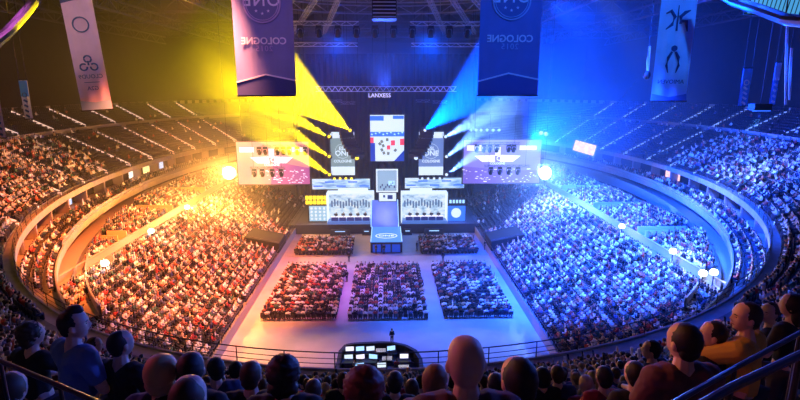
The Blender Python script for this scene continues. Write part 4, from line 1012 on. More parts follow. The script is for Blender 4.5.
for px, py, tx, ty, dg in ((424, 131, 525, 50, 26), (445, 137, 505, 104, 9), (446, 157, 496, 118, 8), (446, 175, 503, 135, 7)):
    beam(px, py, atY(tx, ty, YB), 1000000 if py != 131 else 2600000, (.10, .25, 1) if py != 131 else (.0, .06, 1), dg, 'pale blue beam light at %s of the blue side banner' % ({131: 'the top left corner', 137: 'the top right corner', 157: 'the middle right edge', 175: 'the bottom right corner'}[py]), E_=E_white)
for px, lr in ((357, 'orange'), (416, 'blue')):
    p = atY(px, 158, YS - 2.5); t = empty('small_lamp', p, 'small glowing lamp at the foot of the speaker hang, %s side' % lr, 'lamp'); mb = MB(); mb.ball((0, 0, 0), .35, 2); mb.build('lens', E_yel if lr == 'orange' else E_white, t); mb = MB(); mb.lathe([(.2, .1), (.42, .25), (.4, .6)], 10, (0, .0, 0)); mb.build('housing', M_dark, t)

# the two great wash lamps facing the hall
E_sunl = mat('lamp_orange_white', (1, .9, .7), emit=(1, .8, .45), es=40); E_sunr = mat('lamp_ice_white', (.8, .9, 1), emit=(.8, .9, 1), es=40)
for px, py, lb, m, c, pw in ((229, 173, 'dazzling warm lamp at the left edge of the orange side screen', E_sunl, (1, .28, .05), 24000), (545, 173, 'dazzling blue-white lamp at the right edge of the lavender side screen', E_sunr, (.01, .09, 1), 50000)):
    p = atY(px, py, 84); t = empty('wash_lamp', p, lb, 'lamp'); M = Matrix.Rotation(PI / 2 - .15, 3, 'X')
    mb = MB(); mb.lathe([(.5, -.9), (1.0, -.6), (1.1, 0), (1.05, .02)], 20, (0, 0, 0), M); mb.build('housing', M_dark, t, smooth=True)
    mb = MB(); mb.lathe([(1.02, .03), (1.02, .06), (.7, .16)], 20, (0, 0, 0), M); mb.build('lens', m, t)
    mb = MB(); mb.box((-1.2, .2, .4), (.08, .3, 1.9)); mb.box((1.2, .2, .4), (.08, .3, 1.9)); mb.box((0, .2, 1.35), (2.48, .3, .1)); mb.tube([(0, .2, 1.35), (0, .2, 40 - p.z)], .04, 6); mb.build('yoke', M_dark, t)
    spot('wash_lamp_light', p + Vector((0, -1.2, 0)), p + Vector((-24 if px < 400 else 24, -30, -2)), pw, c, 125, .6, .4)
    gl = bpy.data.lights.new('wash_lamp_glow', 'POINT'); gl.energy = 40000; gl.color = (1, .42, .06) if px < 400 else (.10, .26, 1); gl.shadow_soft_size = .6; go = bpy.data.objects.new('wash_lamp_glow', gl); COL.objects.link(go); go.location = p + Vector((0, -1.6, 0))  # extra point light added before the lens to make the haze glow

# rows of small lamps over the side screens
for pts, lb in ((((274, 131), (279, 131), (284, 131), (289, 131), (294, 131), (299, 131)), 'dim row above the orange side screen'), (((471, 130), (476, 130), (481, 130), (487, 130), (493, 130), (499, 130)), 'row above the lavender side screen')):
    blue = 'lavender' in lb; bar = empty('lamp_bar', atY(pts[0][0], pts[0][1] - 1.2, 92), 'thin lamp bar with a ' + lb, 'lamp'); O = bar.location
    a, b = atY(pts[0][0] - 2, pts[0][1] - 1.2, 92) - O, atY(pts[-1][0] + 2, pts[0][1] - 1.2, 92) - O
    mb = MB(); mb.bar(a, b, .15); mb.tube([a, a + Vector((0, 0, 18))], .03, 5); mb.tube([b, b + Vector((0, 0, 18))], .03, 5); mb.build('bar', M_dark, bar)
    for px, py in pts: mb = MB(); mb.ball(atY(px, py, 92) - O, .26 if blue else .14, 2); mb.build('bulb', E_ice if blue else E_yel, bar)
for px, py, lb in ((541, 133, 'left'), (546, 134, 'right')):
    p = atY(px, py, 95); t = empty('small_lamp', p, '%s one of two small white lamps above the dazzling blue-white lamp' % lb, 'lamp'); mb = MB(); mb.ball((0, 0, 0), .4, 2); mb.build('lens', E_white, t); mb = MB(); mb.box((0, .3, .5), (.6, .4, .5)); mb.tube([(0, .3, .7), (0, .3, 38 - p.z)], .03, 5); mb.build('housing', M_dark, t)

# far cube screen in the blue haze
a = atY(575, 139, 98); b = atY(596, 150, 92)
t = empty('end_screen', ((a.x + b.x) / 2, 95, a.z - 2.6), 'small tilted pink-lit screen far in the blue haze', 'screen')
M = Matrix.Rotation(-.6, 3, 'Z') @ Matrix.Rotation(.22, 3, 'Y'); mb = MB(); mb.box((0, .25, 1.2), (4.4, .4, 2.4), M=M); mb.build('casing', M_dark, t); mb = MB(); mb.box((-.1, .0, 1.2), (4.0, .1, 2.0), M=M); mb.build('display', S_tv['red'], t)
mb = MB(); mb.tube([(0, .3, 2.2), (9, .3, 14)], .05, 5); mb.tube([(-1, .3, 2.2), (-1, .3, 20)], .04, 5); mb.build('suspension_cable', M_rail, t)

# ------------------------------------------------------------------ walkway lamps, stair wedges, tunnels
for px, py, lb in ((105, 263, 'white lamp on the orange walkway nearest the bend'), (151, 231, 'white lamp on the orange walkway beside the bright stair'), (187, 207, 'small warm lamp on the far orange walkway'), (622, 226, 'white lamp on the blue walkway, furthest'), (673, 251, 'white lamp on the blue walkway, middle'), (703, 273, 'white lamp on the blue walkway near the bend'), (714, 272, 'white lamp beside the rim at the blue bend')):
    p = atZ(px, py, 7.6); t = empty('walkway_lamp', (p.x, p.y, 6.0), lb, 'lamp')
    mb = MB(); mb.tube([(0, 0, 0), (0, 0, 1.3)], .06, 8); mb.lathe([(.2, 0), (.2, .06)], 12, (0, 0, 0)); mb.build('pole', M_rail, t)
    mb = MB(); mb.lathe([(.1, 1.25), (.34, 1.35), (.42, 1.6), (.3, 1.85), (.08, 1.9)], 12); mb.build('lamp_globe', emis('globe_warm', (1, .85, .55), 6) if px < 400 else emis('globe_cool', (.7, .85, 1), 5), t, smooth=True)
    l = bpy.data.lights.new('walkway_lamp_light', 'POINT'); l.energy = 700; l.color = (1, .7, .35) if px < 400 else (.4, .6, 1); l.shadow_soft_size = .4; lo = bpy.data.objects.new('walkway_lamp_light', l); COL.objects.link(lo); lo.location = (p.x, p.y, 8.4)
for sg in (-1, 1):
    for y in (58.2, 64.3 + 9, 88.3):
        y = 3 + 15 * round((y - 3) / 15) + 1.3
        mb = MB()
        for j in range(int(min(NB, max(2, (inner_x(y, sg, -6.6) - 34.7) / .85)))): mb.box((sg * (34.7 + .85 * j + .4), y, 6.0 + .12 * j + .06), (.42, 1.5, .14)); mb.box((sg * (34.7 + .85 * j + .82), y, 6.0 + .12 * j + .12), (.42, 1.5, .26))
        NL = (j + 1) * .85; mb.box((sg * (34.7 + NL / 2), y - 1.1, 6.8), (NL, .12, 1.2)); mb.box((sg * (34.7 + NL / 2), y + 1.1, 6.8), (NL, .12, 1.2))
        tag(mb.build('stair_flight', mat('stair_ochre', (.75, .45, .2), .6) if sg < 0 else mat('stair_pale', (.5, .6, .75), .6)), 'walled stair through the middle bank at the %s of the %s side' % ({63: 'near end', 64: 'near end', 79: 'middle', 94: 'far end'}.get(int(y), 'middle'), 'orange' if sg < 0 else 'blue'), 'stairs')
for px, py, lb in ((268, 246, 'black covered tunnel mouth at the edge of the orange crowd'), (505, 243, 'dark covered tunnel mouth at the edge of the blue crowd')):
    p = atZ(px, py, 2.2); s = -1 if px < 400 else 1
    t = empty('tunnel_entrance', (s * (FX + 2.6), 76.5, 1.2), lb, 'tunnel')
    mb = MB(); mb.prism([(-2.6, 0), (2.6, 0), (2.6, 2.6 if s > 0 else 1.5), (-2.6, 1.5 if s > 0 else 2.6)], 5.2, Matrix.Identity(3)); mb.build('cover', M_black, t)
    mb = MB(); mb.tube([(-2.6, -2.6, 2.8 if s < 0 else 1.7), (2.6, -2.6, 1.7 if s < 0 else 2.8)], .05, 6); mb.tube([(-2.6, 2.6, 2.8 if s < 0 else 1.7), (2.6, 2.6, 1.7 if s < 0 else 2.8)], .05, 6); mb.build('edge_rail', M_rail, t)

# ------------------------------------------------------------------ people standing on the floor
sp = [((347, 282), 'security guard in black standing in the aisle left of the centre block'), ((349, 262), 'person in black at the head of the left aisle'), ((417, 251), 'person in dark clothes standing left of the right rear block'), ((376, 254), 'person standing at the left corner of the thrust stage'), ((384, 254), 'person standing before the thrust stage, centre'), ((443, 262), 'person standing between the right blocks'), ((392, 344), 'person standing behind the mixing desk'), ((485, 250), 'person standing at the edge of the blue side floor')]
pst = None
for (px, py), lb in sp:
    p = atZ(px, py, 0); 
    if pst is None: o = pst = make_person('floor_steward', STAND, (p.x, p.y, 0), 0, 0, 'short', 'black', 'black', lb, 'person', vox=.028, hands=False, sleeve=1.8)
    else: o = copy_tree(pst)
    o.location = (p.x, p.y, 0); o.rotation_euler.z = random.uniform(-1, 1); tag(o, lb, 'person')

# ------------------------------------------------------------------ mixing desk
a = atZ(381, 362, .6); mx, my = -.65, 43.0
t = empty('mixing_desk_enclosure', (mx, my, 0), 'dark curved enclosure of the mixing desk on the floor', 'enclosure')
mb = MB(); P2 = []
W2 = 3.8
for x_, y_ in ((-W2, -3.0), (-W2 + .05, .6), (-W2 + .5, 1.75), (-2.6, 2.0), (0, 2.2), (1.2, 2.1), (2.5, 1.5), (3.4, .5), (W2, -1.0), (W2, -3.0)): P2.append((x_, y_))
for i in range(len(P2) - 1):
    (x0, y0), (x1, y1) = P2[i], P2[i + 1]; mb.bar((x0, y0, .75), (x1, y1, .75), .35, 1.5)
mb.build('side_wall', M_dark, t)
mb = MB(); mb.add([(x_, y_, .02) for x_, y_ in P2] + [(x_, y_, .3) for x_, y_ in P2], [tuple(range(10)), tuple(range(19, 9, -1))] + [(i, (i + 1) % 10, (i + 1) % 10 + 10, i + 10) for i in range(10)]); mb.build('platform', mat('desk_carpet', (.05, .05, .1), .9), t)
r_ = random.Random(5); shades = ['violet', 'white', 'blue', 'teal', 'pale', 'lilac', 'bright']
n = 0
where = ['back row, far left', 'back row, left', 'back row, middle', 'back row, right of the middle', 'back row, right', 'front row, far left', 'front row, left', 'front row, middle', 'front row, right of the middle', 'front row, right', 'third row, left', 'third row, middle', 'third row, right']
for ry, xs in ((1.0, (-2.9, -1.9, -.9, .1, 1.1)), (-.5, (-2.9, -1.8, -.6, .7, 2.3)), (-2.0, (-1.8, .2, 2.2))):
    d = empty('equipment_table', (mx, my + ry, .3), 'black equipment table in the %s of the mixing desk' % {1.0: 'back row', -.5: 'front row', -2.0: 'third row'}[ry], 'table')
    x0, x1 = xs[0] - .6, xs[-1] + .6
    mb = MB(); mb.box(((x0 + x1) / 2, 0, .74), (x1 - x0, .8, .06)); mb.build('top', M_dark, d)
    for k in (x0 + .1, x1 - .1): mb = MB(); mb.box((k, 0, .36), (.06, .7, .72)); mb.build('leg', M_dark, d)
    for x_ in xs:
        if n in (3, 8, 12):
            c = empty('mixing_console', (mx + x_, my + ry - .02, 1.07), 'lit mixing console on the table, %s' % where[n], 'console')
            mb = MB(); M = Matrix.Rotation(.25, 3, 'X'); mb.box((0, 0, .12), (1.0, .6, .12), M=M); mb.build('body', M_dark, c)
            mb = MB()
            for i in range(9):
                for j in range(3): mb.box((-.42 + .105 * i, -.2 + .17 * j, .2 + .04 * j), (.05, .09, .02), M=M)
            mb.build('fader_lights', E_lavl, c)
        else:
            c = empty('control_monitor', (mx + x_, my + ry + .1, 1.07), 'glowing control monitor at the mixing desk, %s' % where[n], 'monitor', None, PI if False else r_.uniform(-.25, .25))
            mb = MB(); mb.box((0, .03, .36), (.84, .05, .5)); mb.box((0, .08, .1), (.08, .05, .2)); mb.box((0, .05, .015), (.3, .22, .03)); mb.build('casing', M_dark, c)
            mb = MB(); mb.box((0, -.01, .36), (.78, .03, .44)); mb.build('display', [E_lavl, E_ice, E_white][n % 3], c)
        n += 1
for i, (x_, y_) in enumerate(((-2.4, .25), (-.4, .3), (.9, .25), (-2.2, -1.3), (-.1, -1.3), (1.6, -1.35))):
    o = copy_tree(protos[i][0]); o.name = 'sound_technician'; o.location = (mx + x_, my + y_ , .3); o.rotation_euler.z = 0; o.scale = (1, 1, 1); tag(o, 'technician seated at the mixing desk, %s' % ['back left', 'back middle', 'back right', 'front left', 'front middle', 'front right'][i], 'person')
    ch = copy_tree(c0); ch.name = 'desk_chair'; ch.location = (mx + x_, my + y_, .3); tag(ch, 'chair at the mixing desk, %s' % ['back left', 'back middle', 'back right', 'front left', 'front middle', 'front right'][i], 'chair')
l = bpy.data.lights.new('desk_glow', 'POINT'); l.energy = 60; l.color = (.5, .4, 1); lo = bpy.data.objects.new('desk_glow', l); COL.objects.link(lo); lo.location = (mx, my - .5, 3)

# ------------------------------------------------------------------ hanging banners
def hbanner(x0, x1, ybot, Y, lb, kind, cols, ztop=40.0, turn=0.0, ytop=None, x0t=None):
    a = atY(x0, ybot, Y); b = atY(x1, ybot, Y); wd = (b - a).length; cx = (a.x + b.x) / 2; z0 = (a.z + b.z) / 2
    if ytop is not None: ztop = atY((x0 + x1) / 2, ytop, Y).z
    ht = ztop - z0; t = empty('hanging_banner', (cx, Y, z0), lb, 'banner', None, turn)
    m0, m1, m2, m3 = cols
    mb = MB(); n = 14
    for i in range(n):
        xa, xb = -wd / 2 + wd * i / n, -wd / 2 + wd * (i + 1) / n; ya, yb = .03 * math.sin(i * 1.1), .03 * math.sin((i + 1) * 1.1)
        mb.add([(xa, ya, 0), (xb, yb, 0), (xb, yb, ht), (xa, ya, ht), (xa, ya + .03, 0), (xb, yb + .03, 0), (xb, yb + .03, ht), (xa, ya + .03, ht)], [(0, 1, 2, 3), (7, 6, 5, 4), (0, 4, 5, 1), (3, 2, 6, 7)])
    mb.build('fabric', m0, t)
    mb = MB(); mb.tube([(-wd / 2 - .1, .01, 0), (wd / 2 + .1, .01, 0)], .05, 8); mb.tube([(-wd / 2 - .1, .01, ht), (wd / 2 + .1, .01, ht)], .05, 8); mb.build('hem_pole', M_dark, t)
    mb = MB()
    for k in (-1, 1): mb.tube([(k * wd * .45, .01, ht), (k * wd * .45, .01, 43 - z0)], .03, 5)
    mb.build('suspension_cable', M_dark, t)
    W = wd
    if kind == 'one':
        mb = MB(); mb.prism([(-W / 2, .08), (W / 2, .08), (W / 2, W * .26), (0, W * .36), (-W / 2, W * .23)], .02, c=(0, -.09, 0)); mb.build('chevron_field', m1, t)
        mb = MB()
        for sg_ in (-1, 1): mb.bar((sg_ * W / 2, -.11, W * (.26 if sg_ > 0 else .23)), (0, -.11, W * .36), W * .02, W * .025)
        put(mb, text_geo('COLOGNE', W * .155, True, .01, bold=.012 * W / 3), (0, -.1, W * .855)); mb.build('lettering', m2, t)
        mb = MB(); put(mb, text_geo('2015', W * .13, True, .01, spacing=1.15), (0, -.1, W * .74)); mb.build('year', m3, t)
        cz = W * 1.5; mb = MB(); mb.lathe([(W * .26, 0), (W * .26, .02)], 32, (0, -.08, cz), Matrix.Rotation(PI / 2, 3, 'X')); mb.build('badge_disc', mat('badge_' + m0.name, tuple(c * .75 for c in m0.node_tree.nodes['Principled BSDF'].inputs[0].default_value[:3]), .8), t)
        mb = MB()
        for rr, th_ in ((W * .30, .022), (W * .265, .012)):
            for i in range(40):
                a0, a1 = 2 * PI * i / 40, 2 * PI * (i + 1) / 40; mb.bar((rr * math.cos(a0), -.12, cz + rr * math.sin(a0)), (rr * math.cos(a1), -.12, cz + rr * math.sin(a1)), W * th_)
        mb.build('badge_ring', m3, t)
        mb = MB(); put(mb, text_geo('ONE', W * .27, True, .01, spacing=1.15, bold=.01 * W / 3), (0, -.13, cz - W * .04)); put(mb, text_geo('ESL', W * .12, True, .01, bold=.01), (0, -.13, cz + W * .17))
        for sx, sz in ((-.1, -.12), (0, -.16), (.1, -.12)):
            pts = [(W * sx + W * (.028 if i % 2 == 0 else .012) * math.sin(i * PI / 5), cz + W * sz + W * (.028 if i % 2 == 0 else .012) * math.cos(i * PI / 5)) for i in range(10)]; mb.prism(pts, .02, c=(0, -.12, 0))
        mb.build('badge_lettering', m2, t)
    elif kind == 'cloud':
        mb = MB(); mb.prism([(-W / 2, .05), (W / 2, .05), (W / 2, W * .36), (0, W * .28), (-W / 2, W * .36)], .02, c=(0, -.08, 0)); mb.build('chevron_field', m1, t)
        mb = MB()
        for cx_, cz_, a_ in ((0, .2, PI / 2), (-.17, -.08, PI * 1.15), (.17, -.08, -.15 * PI)):
            r = W * .115; pts = [(W * cx_ + r * math.cos(a_ + PI + k) * (1 - .0 * k), -.1, W * 1.62 + W * cz_ + r * math.sin(a_ + PI + k)) for k in np.linspace(.4, 5.9, 20)]; mb.tube(pts, W * .028, 6)
        mb.tube([(0, -.1, W * 1.75), (0, -.1, W * 1.6)], W * .028, 6); put(mb, text_geo('CLOUD9', W * .2, True, .01), (0, -.1, W * 1.14)); mb.box((0, -.09, W * 1.0), (W * .5, .02, W * .02)); put(mb, text_geo('G2A', W * .2, True, .01), (0, -.1, W * .72))
        for i in range(30): a0, a1 = 2 * PI * i / 30, 2 * PI * (i + 1) / 30; r = W * .25; mb.bar((r * math.cos(a0), -.1, W * 3.0 + r * math.sin(a0)), (r * math.cos(a1), -.1, W * 3.0 + r * math.sin(a1)), W * .04)
        mb.build('emblem', m2, t)
        mb = MB(); mb.prism([(-W / 2, W * 3.72), (W / 2, W * 3.95), (W / 2, ht - .05), (-W / 2, ht - .05)], .02, c=(0, -.08, 0)); mb.build('top_field', mat('banner_slate', (.12, .14, .3), .8), t)
    elif kind == 'claw':
        mb = MB(); mb.prism([(-W / 2, .05), (W / 2, .05), (W / 2, W * .22), (0, W * .12), (-W / 2, W * .22)], .02, c=(0, -.08, 0)); mb.build('chevron_field', m1, t)
        mb = MB(); put(mb, text_geo('AMIOVEN', W * .17, True, .01), (0, -.1, W * .52))
        for s_ in (-1, 1):
            c_ = [(s_ * W * .05, -.1, W * 1.45), (s_ * W * .14, -.1, W * 1.28), (s_ * W * .17, -.1, W * 1.05), (s_ * W * .11, -.1, W * .84)]; mb.tube(c_, [W * .03, W * .045, W * .035, W * .012], 8)
        mb.ball((0, -.1, W * 1.55), (W * .09, .04, W * .09), 2)
        cz = W * 2.35   # curved letter emblem
        mb.tube([(-W * .33, -.1, cz + W * .2), (-W * .2, -.1, cz + W * .27), (-W * .08, -.1, cz + W * .1), (-W * .14, -.1, cz - W * .12), (-W * .3, -.1, cz - W * .25)], [W * .02, W * .05, W * .05, W * .045, W * .015], 8)
        mb.tube([(W * .33, -.1, cz + W * .27), (W * .2, -.1, cz + W * .22), (W * .08, -.1, cz + W * .1), (W * .09, -.1, cz - W * .1)], [W * .015, W * .05, W * .05, W * .04], 8)
        mb.tube([(W * .1, -.1, cz - W * .02), (W * .24, -.1, cz - W * .03), (W * .3, -.1, cz - W * .32)], [W * .04, W * .055, W * .015], 8); mb.tube([(0, -.1, cz + W * .42), (0, -.1, cz - W * .3)], [W * .012, W * .028], 6)
        mb.build('emblem', m2, t)
    elif kind == 'small':
        mb = MB(); mb.box((0, -.06, ht * .78), (W * .98, .03, ht * .4)); mb.build('upper_field', m1, t)
        mb = MB()
        for i in range(4): mb.box((0, -.09, ht * (.08 + .13 * i)), (W * .5, .02, ht * .05), M=Matrix.Rotation(.5, 3, 'Y'))
        for rr in (.26,): 
            for i in range(16): a0, a1 = 2 * PI * i / 16, 2 * PI * (i + 1) / 16; mb.bar((W * rr * math.cos(a0), -.1, ht * .62 + W * rr * math.sin(a0)), (W * rr * math.cos(a1), -.1, ht * .62 + W * rr * math.sin(a1)), W * .08)
        mb.build('emblem', m2, t)
    return t
def fab(n, c): return mat(n, c, .85, noise=(.8, .06))
B_purple = fab('banner_purple', (.26, .22, .50)); B_pdark = fab('banner_indigo', (.07, .07, .25)); B_pl = mat('banner_print_pink', (.95, .75, .95), .7); B_pl2 = mat('banner_print_lilac', (.6, .4, .75), .7)
B_blue = fab('banner_blue', (.12, .16, .5)); B_bdark = fab('banner_blue_field', (.06, .09, .4)); B_bl = mat('banner_print_pale', (.55, .65, .95), .7); B_bl2 = mat('banner_print_blue', (.3, .42, .8), .7)
hbanner(238, 296.5, 96, 44, 'big purple banner with mirrored round badge over the orange side of the floor', 'one', (B_purple, B_pdark, B_pl, B_pl2))
hbanner(477.5, 537, 95.5, 44, 'big blue banner with mirrored round badge over the blue side of the floor', 'one', (B_blue, B_bdark, B_bl, B_bl2))
B_rose = fab('banner_rose', (.85, .62, .78)); B_sky = fab('banner_sky', (.4, .55, .75)); B_ink = mat('banner_ink', (.12, .18, .35), .7)
tb = hbanner(84, 111.5, 110, 50, 'narrow pale pink banner with curled cloud emblem at the upper left', 'cloud', (B_rose, B_sky, B_ink, B_ink)); tb.rotation_euler = (0, math.radians(-3.5), .25)
B_ice = fab('banner_ice', (.30, .5, .9)); B_iced = fab('banner_ice_dark', (.1, .2, .55))
hbanner(652, 684, 101, 50, 'narrow light blue banner with claw emblem at the upper right', 'claw', (B_ice, B_iced, mat('banner_ink_dark', (.02, .04, .2), .7), B_ink), turn=-.2)
B_w = mat('banner_white', (.8, .75, .8), .8); B_cb = mat('banner_cobalt', (.1, .3, .8), .8)
hbanner(25, 33, 119, 56, 'small blue and white banner hanging over the orange upper tier', 'small', (B_w, B_cb, B_ink, B_w), ytop=80)
hbanner(738, 747, 106, 62, 'small blue banner hanging over the blue upper tier, left of two', 'small', (B_cb, B_cb, B_bl, B_w), ytop=68)
hbanner(769, 775, 105, 66, 'slim blue banner hanging over the blue upper tier, right of two', 'small', (B_cb, B_bl, B_bl, B_w), ytop=62)
hbanner(0, 6, 138, 46, 'pink-lit banner cut off by the left edge', 'small', (B_rose, B_rose, B_ink, B_w), ytop=92)

# ------------------------------------------------------------------ roof steel
M_tr = mat('roof_steel', (.35, .35, .4), .4, .7); M_trd = mat('roof_steel_dark', (.10, .10, .13), .5, .6)
p, q_ = atY(316, 89, 80), atY(456, 89, 80)
tr = truss(p, q_, 'long pale horizontal truss above the centre of the stage', .75, mat('truss_pale_glow', (.75, .72, .85), .4, .3, emit=(.3, .3, .8), es=.25), bays=44)  # faint emission put in for light falling on the truss
mb = MB()
for e in (.06, .3, .5, .7, .94): v = (q_ - p) * e; mb.tube([v, v + Vector((0, 0, 42.8 - p.z))], .035, 5)
mb.build('suspension_cable', M_dark, tr)
x, z, wd, ht = rect(372, 93, 387, 97.5, 78); t = empty('venue_sign', (x, 78, z), 'small lit venue name sign under the long truss', 'sign')
mb = MB(); put(mb, text_geo('LANXESS', .85, False, .03, bold=.01), (0, 0, -.3)); mb.build('lettering', emis('sign_lilac', (.6, .55, 1), 1.4), t); mb = MB(); mb.box((0, .12, 0), (wd + .5, .06, ht + .3)); mb.tube([(-1, .1, .4), (-1, .1, 42.5 - z)], .025, 5); mb.tube([(1, .1, .4), (1, .1, 42.5 - z)], .025, 5); mb.build('backing', M_dark, t)
# lamp clusters under it
for px, py, lb in ((335, 101, 'left of the centre screen, inner'), (348, 103, 'left of the centre screen, lower'), (423, 101, 'right of the centre screen, inner'), (440, 102, 'right of the centre screen, outer')):
    p = atY(px, py, 84); tt = truss(p - Vector((1.2, 0, 0)), p + Vector((1.2, 0, 0)), 'short pale truss piece hanging ' + lb, .35, M_steel)
    mb = MB(); mb.tube([(1.2, 0, .1), (1.2, 0, 42.5 - p.z)], .03, 5); mb.build('suspension_cable', M_dark, tt)
# oval ring of the rig high over the floor
def rig_ring(cy, rx, ry, z, wdt, n, lb, m, a0=0, a1=2 * PI):
    t = empty('rig_ring', (0, cy, z), lb, 'truss'); ch = MB(); br = MB(); P = [Vector((rx * math.cos(a0 + (a1 - a0) * i / n), ry * math.sin(a0 + (a1 - a0) * i / n), 0)) for i in range(n + 1)]
    for i in range(n):
        for dz in (0, wdt): ch.bar(P[i] + Vector((0, 0, dz)), P[i + 1] + Vector((0, 0, dz)), wdt * .14)
        s = i % 2; br.bar(P[i] + Vector((0, 0, wdt * s)), P[i + 1] + Vector((0, 0, wdt * (1 - s))), wdt * .09)
        if i % 4 == 0: br.tube([P[i], P[i] + Vector((0, 0, 42.8 - z))], .04, 5)
    ch.build('chords', m, t); br.build('bracing', m, t); return t
rig_ring(66, 16, 11, 36.5, 1.1, 48, 'inner oval rig ring hanging over the floor', M_tr)
rig_ring(66, 22, 17, 39, 1.3, 60, 'outer oval rig ring under the roof', M_tr)
for i, x_ in enumerate((-16, -12, -8, 8, 12, 16)):
    truss((x_ * .6, 58, 35.8), (x_ * 1.15, 80, 34.2), 'slanting truss under the oval rig, %s' % ['outermost on the orange side', 'middle on the orange side', 'inner on the orange side', 'inner on the blue side', 'middle on the blue side', 'outermost on the blue side'][i], .45, M_tr)
for i, (x0, x1, y_, z_) in enumerate(((-17, -3.5, 72, 34.6), (3.5, 17, 72, 34.6), (-15, -4, 78, 32.3), (4, 15, 78, 32.3), (-16, 16, 60, 37.5))):
    truss((x0, y_, z_), (x1, y_, z_), ['upper cross truss on the orange side of the rig', 'upper cross truss on the blue side of the rig', 'lower cross truss on the orange side of the rig', 'lower cross truss on the blue side of the rig', 'front cross truss of the rig'][i], .5, mat('truss_bright', (.8, .8, .85), .35, .3))
for i, x_ in enumerate(np.linspace(-14, 14, 12)):
    moving((float(x_), 71.9, 34.3), 'moving light, %s from the left under the upper cross truss of the rig' % ORD[i], 'moving lights on the upper cross trusses', 1.4)
# louvred box in the centre of the rig
t = empty('hoist_box', (0, 66, 35.4), 'slatted box in the middle of the rig with pale edges', 'box'); mb = MB(); mb.box((0, 0, 0), (3.0, 3.0, 2.2)); mb.build('body', M_dark, t); mb = MB()
for i in range(5): mb.box((0, -1.54, -.9 + .42 * i), (2.8, .05, .12))
mb.build('slats', mat('slat_pale', (.6, .65, .9), .5), t); mb = MB()
for k in (-1.3, 1.3): mb.tube([(k, 0, 1.1), (k, 0, 7.3)], .04, 5)
mb.build('suspension_cable', M_dark, t)
# main roof girders, across and along the hall
def girder(p0, p1, lb, dpt=2.4):
    p0 = Vector(p0); p1 = Vector(p1); d = p1 - p0; t = empty('roof_girder', p0, lb, 'girder'); n = max(6, int(d.length / 3)); ch = MB(); br = MB()
    ch.bar(Vector((0, 0, 0)), d, .3); ch.bar(Vector((0, 0, dpt)), d + Vector((0, 0, dpt)), .3)
    for i in range(n): q0, q1 = d * (i / n), d * ((i + 1) / n); s = i % 2; br.bar(q0 + Vector((0, 0, dpt * s)), q1 + Vector((0, 0, dpt * (1 - s))), .14); br.bar(q0, q0 + Vector((0, 0, dpt)), .1)
    ch.build('chords', M_trd, t); br.build('bracing', M_trd, t)
for i, y_ in enumerate(np.linspace(40, 150, 8)): girder((-85, float(y_), 40.2), (90, float(y_), 40.2), 'dark roof girder crossing the hall, number from the camera: %s' % ['first', 'second', 'third', 'fourth', 'fifth', 'sixth', 'seventh', 'eighth'][i])
for i, x_ in enumerate((-62, -44, -28, 30, 46, 64)): girder((x_, 34, 38.2), (x_, 150, 38.2), 'dark roof girder running lengthwise, %s' % ['outermost on the orange side', 'middle on the orange side', 'inner on the orange side', 'inner on the blue side', 'middle on the blue side', 'outermost on the blue side'][i], 1.8)
# maintenance catwalk arcs at upper corners
for s, lb in ((-1, 'curved dark lighting gantry at the upper left'), (1, 'curved dark lighting gantry with pale edge at the upper right')):
    t = empty('lighting_gantry', (0, 0, 0), lb, 'gantry'); P = [atY(px, py, Yg) for px, py, Yg in (((-60, 70, 34), (-12, 50, 37), (8, 32, 40), (26, 12, 44), (40, -6, 48), (52, -30, 52)) if s < 0 else ((712, -12, 44), (735, 2, 41), (760, 10, 38), (785, 19, 35), (812, 22, 33), (850, 20, 31)))]
    t.location = P[2]; P = [p - P[2] for p in P]; mb = MB(); mb.tube(P, .38, 10); mb.build('tube', M_dark, t); mb = MB(); mb.tube([p + Vector((0, -.2, -.4)) for p in P], .07, 6); mb.build('edge_pipe', M_steel if s > 0 else M_rail, t)
    mb = MB()
    for i in (1, 3, 4): mb.tube([P[i], P[i] + Vector((0, 0, 10))], .05, 5)
    mb.build('suspension_cable', M_dark, t)
p = atY(775, 6, 42); t = empty('louvred_light_panel', p, 'slatted pale blue panel above the gantry at the upper right', 'panel', None, -.3); mb = MB(); M = Matrix.Rotation(.15, 3, 'Y')
mb.box((0, .2, 0), (4.0, .2, 1.7), M=M); mb.build('frame', M_dark, t); mb = MB()
for i in range(12): mb.box(M @ Vector((-1.7 + .31 * i, 0, 0)), (.2, .1, 1.5), M=M)
mb.build('slats', emis('slat_cyan', (.1, .5, 1), .7), t)
mb = MB(); mb.tube([(0, .2, .8), (0, .2, 42.5 - p.z)], .04, 5); mb.build('suspension_cable', M_dark, t)
for px, y0, y1, Yc, lb in ((787, 22, 105, 50, 'pale hanging cable bundle near the right edge, longer'), (791, 48, 100, 50, 'pale hanging cable bundle near the right edge, shorter'), (649, 46, 75, 52, 'pale rope beside the light blue claw banner')):
    a, b = atY(px, y0, Yc), atY(px - 2, y1, Yc); t = empty('cable_bundle', a, lb, 'cable'); mb = MB()
    for k in range(3): mb.tube([Vector((.08 * k, 0, 0)), (b - a) * .5 + Vector((.12 * k - .1, 0, 0)), b - a + Vector((.06 * k, 0, 0))], .045, 6)
    mb.build('cables', mat('cable_white', (.75, .8, .95), .6), t); mb = MB(); mb.tube([(0, 0, 0), (0, 0, 42.6 - a.z)], .03, 5); mb.build('suspension_cable', M_dark, t)
    if px == 649: mb = MB(); mb.ball(b - a, (.35, .35, .45), 2); mb.build('weight', M_dark, t)
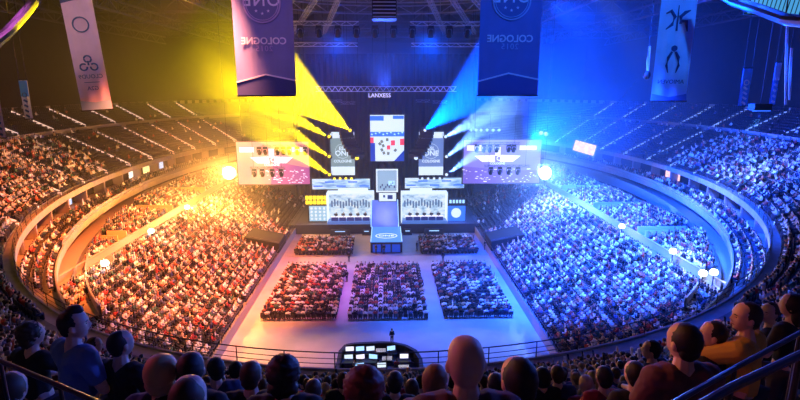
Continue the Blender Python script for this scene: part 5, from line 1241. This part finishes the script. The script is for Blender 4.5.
# rim spotlight over the blue tier
p = atY(760, 107, 62); t = empty('followspot', p, 'blue spotlight hanging above the blue upper tier', 'stage light'); mb = MB(); mb.box((0, 0, 0), (2.2, 1.2, .8)); mb.build('housing', M_dark, t); mb = MB(); mb.box((0, -.3, -.45), (1.8, .8, .12)); mb.build('lens', E_blue, t); mb = MB(); mb.tube([(0, 0, .4), (0, 0, 42.5 - p.z)], .05, 6); mb.build('pole', M_dark, t)
spot('followspot_beam', p - Vector((0, .4, .7)), atY(735, 160, 60), 25000, (.05, .3, 1), 32, .5, .3)

# ------------------------------------------------------------------ rails close to the camera
def fg_rail(pts, lb, r=.022):
    P = [Vector((0, 0, H)) + ray(px, py) * (dd / ray(px, py).dot(ray(400, 200))) for px, py, dd in pts]; t = empty('hand_rail', P[0], lb, 'railing'); Q = [p - P[0] for p in P]
    mb = MB(); mb.tube(Q, r, 10); mb.build('rail', mat('rail_blue_black', (.05, .05, .09), .3, .5), t)
    for i in range(0, len(Q)):
        mb = MB(); mb.tube([Q[i], Q[i] - Vector((0, 0, .95))], r * .8, 8); mb.build('post', M_rail, t)
fg_rail([(672, 404, 2.6), (735, 368, 3.0), (800, 333, 3.3), (860, 302, 3.6)], 'slanting dark rail across the ochre shirt man, upper of two', .016)
fg_rail([(668, 424, 2.2), (730, 388, 2.4), (800, 355, 2.6), (860, 326, 2.8)], 'slanting blue-edged rail at the bottom right, lower of two')
fg_rail([(-50, 342, 2.4), (0, 361, 2.3), (60, 386, 2.2), (120, 412, 2.1)], 'slanting dark rail at the bottom left in front of the man with the quiff', .011)

# ------------------------------------------------------------------ haze
hz = bpy.data.materials.new('stage_haze'); hz.use_nodes = True; nt = hz.node_tree; nt.nodes.clear()
out = nt.nodes.new('ShaderNodeOutputMaterial'); vsn = nt.nodes.new('ShaderNodeVolumeScatter'); vsn.inputs['Density'].default_value = .0036; vsn.inputs['Color'].default_value = (1, 1, 1, 1); vsn.inputs['Anisotropy'].default_value = .6
nt.links.new(vsn.outputs[0], out.inputs['Volume']); hz.cycles.volume_sampling = 'EQUIANGULAR'; hz.cycles.homogeneous_volume = True
mb = MB(); mb.box((1, 97, 22.2), (130, 74, 40)); hz_o = mb.build('haze', hz); tag(hz_o, 'thin stage haze filling the hall and catching the beams', 'haze', kind='stuff')
for b_ in [bpy.data.meshes, bpy.data.curves]:
    for d_ in list(b_):
        if d_.users == 0: b_.remove(d_)
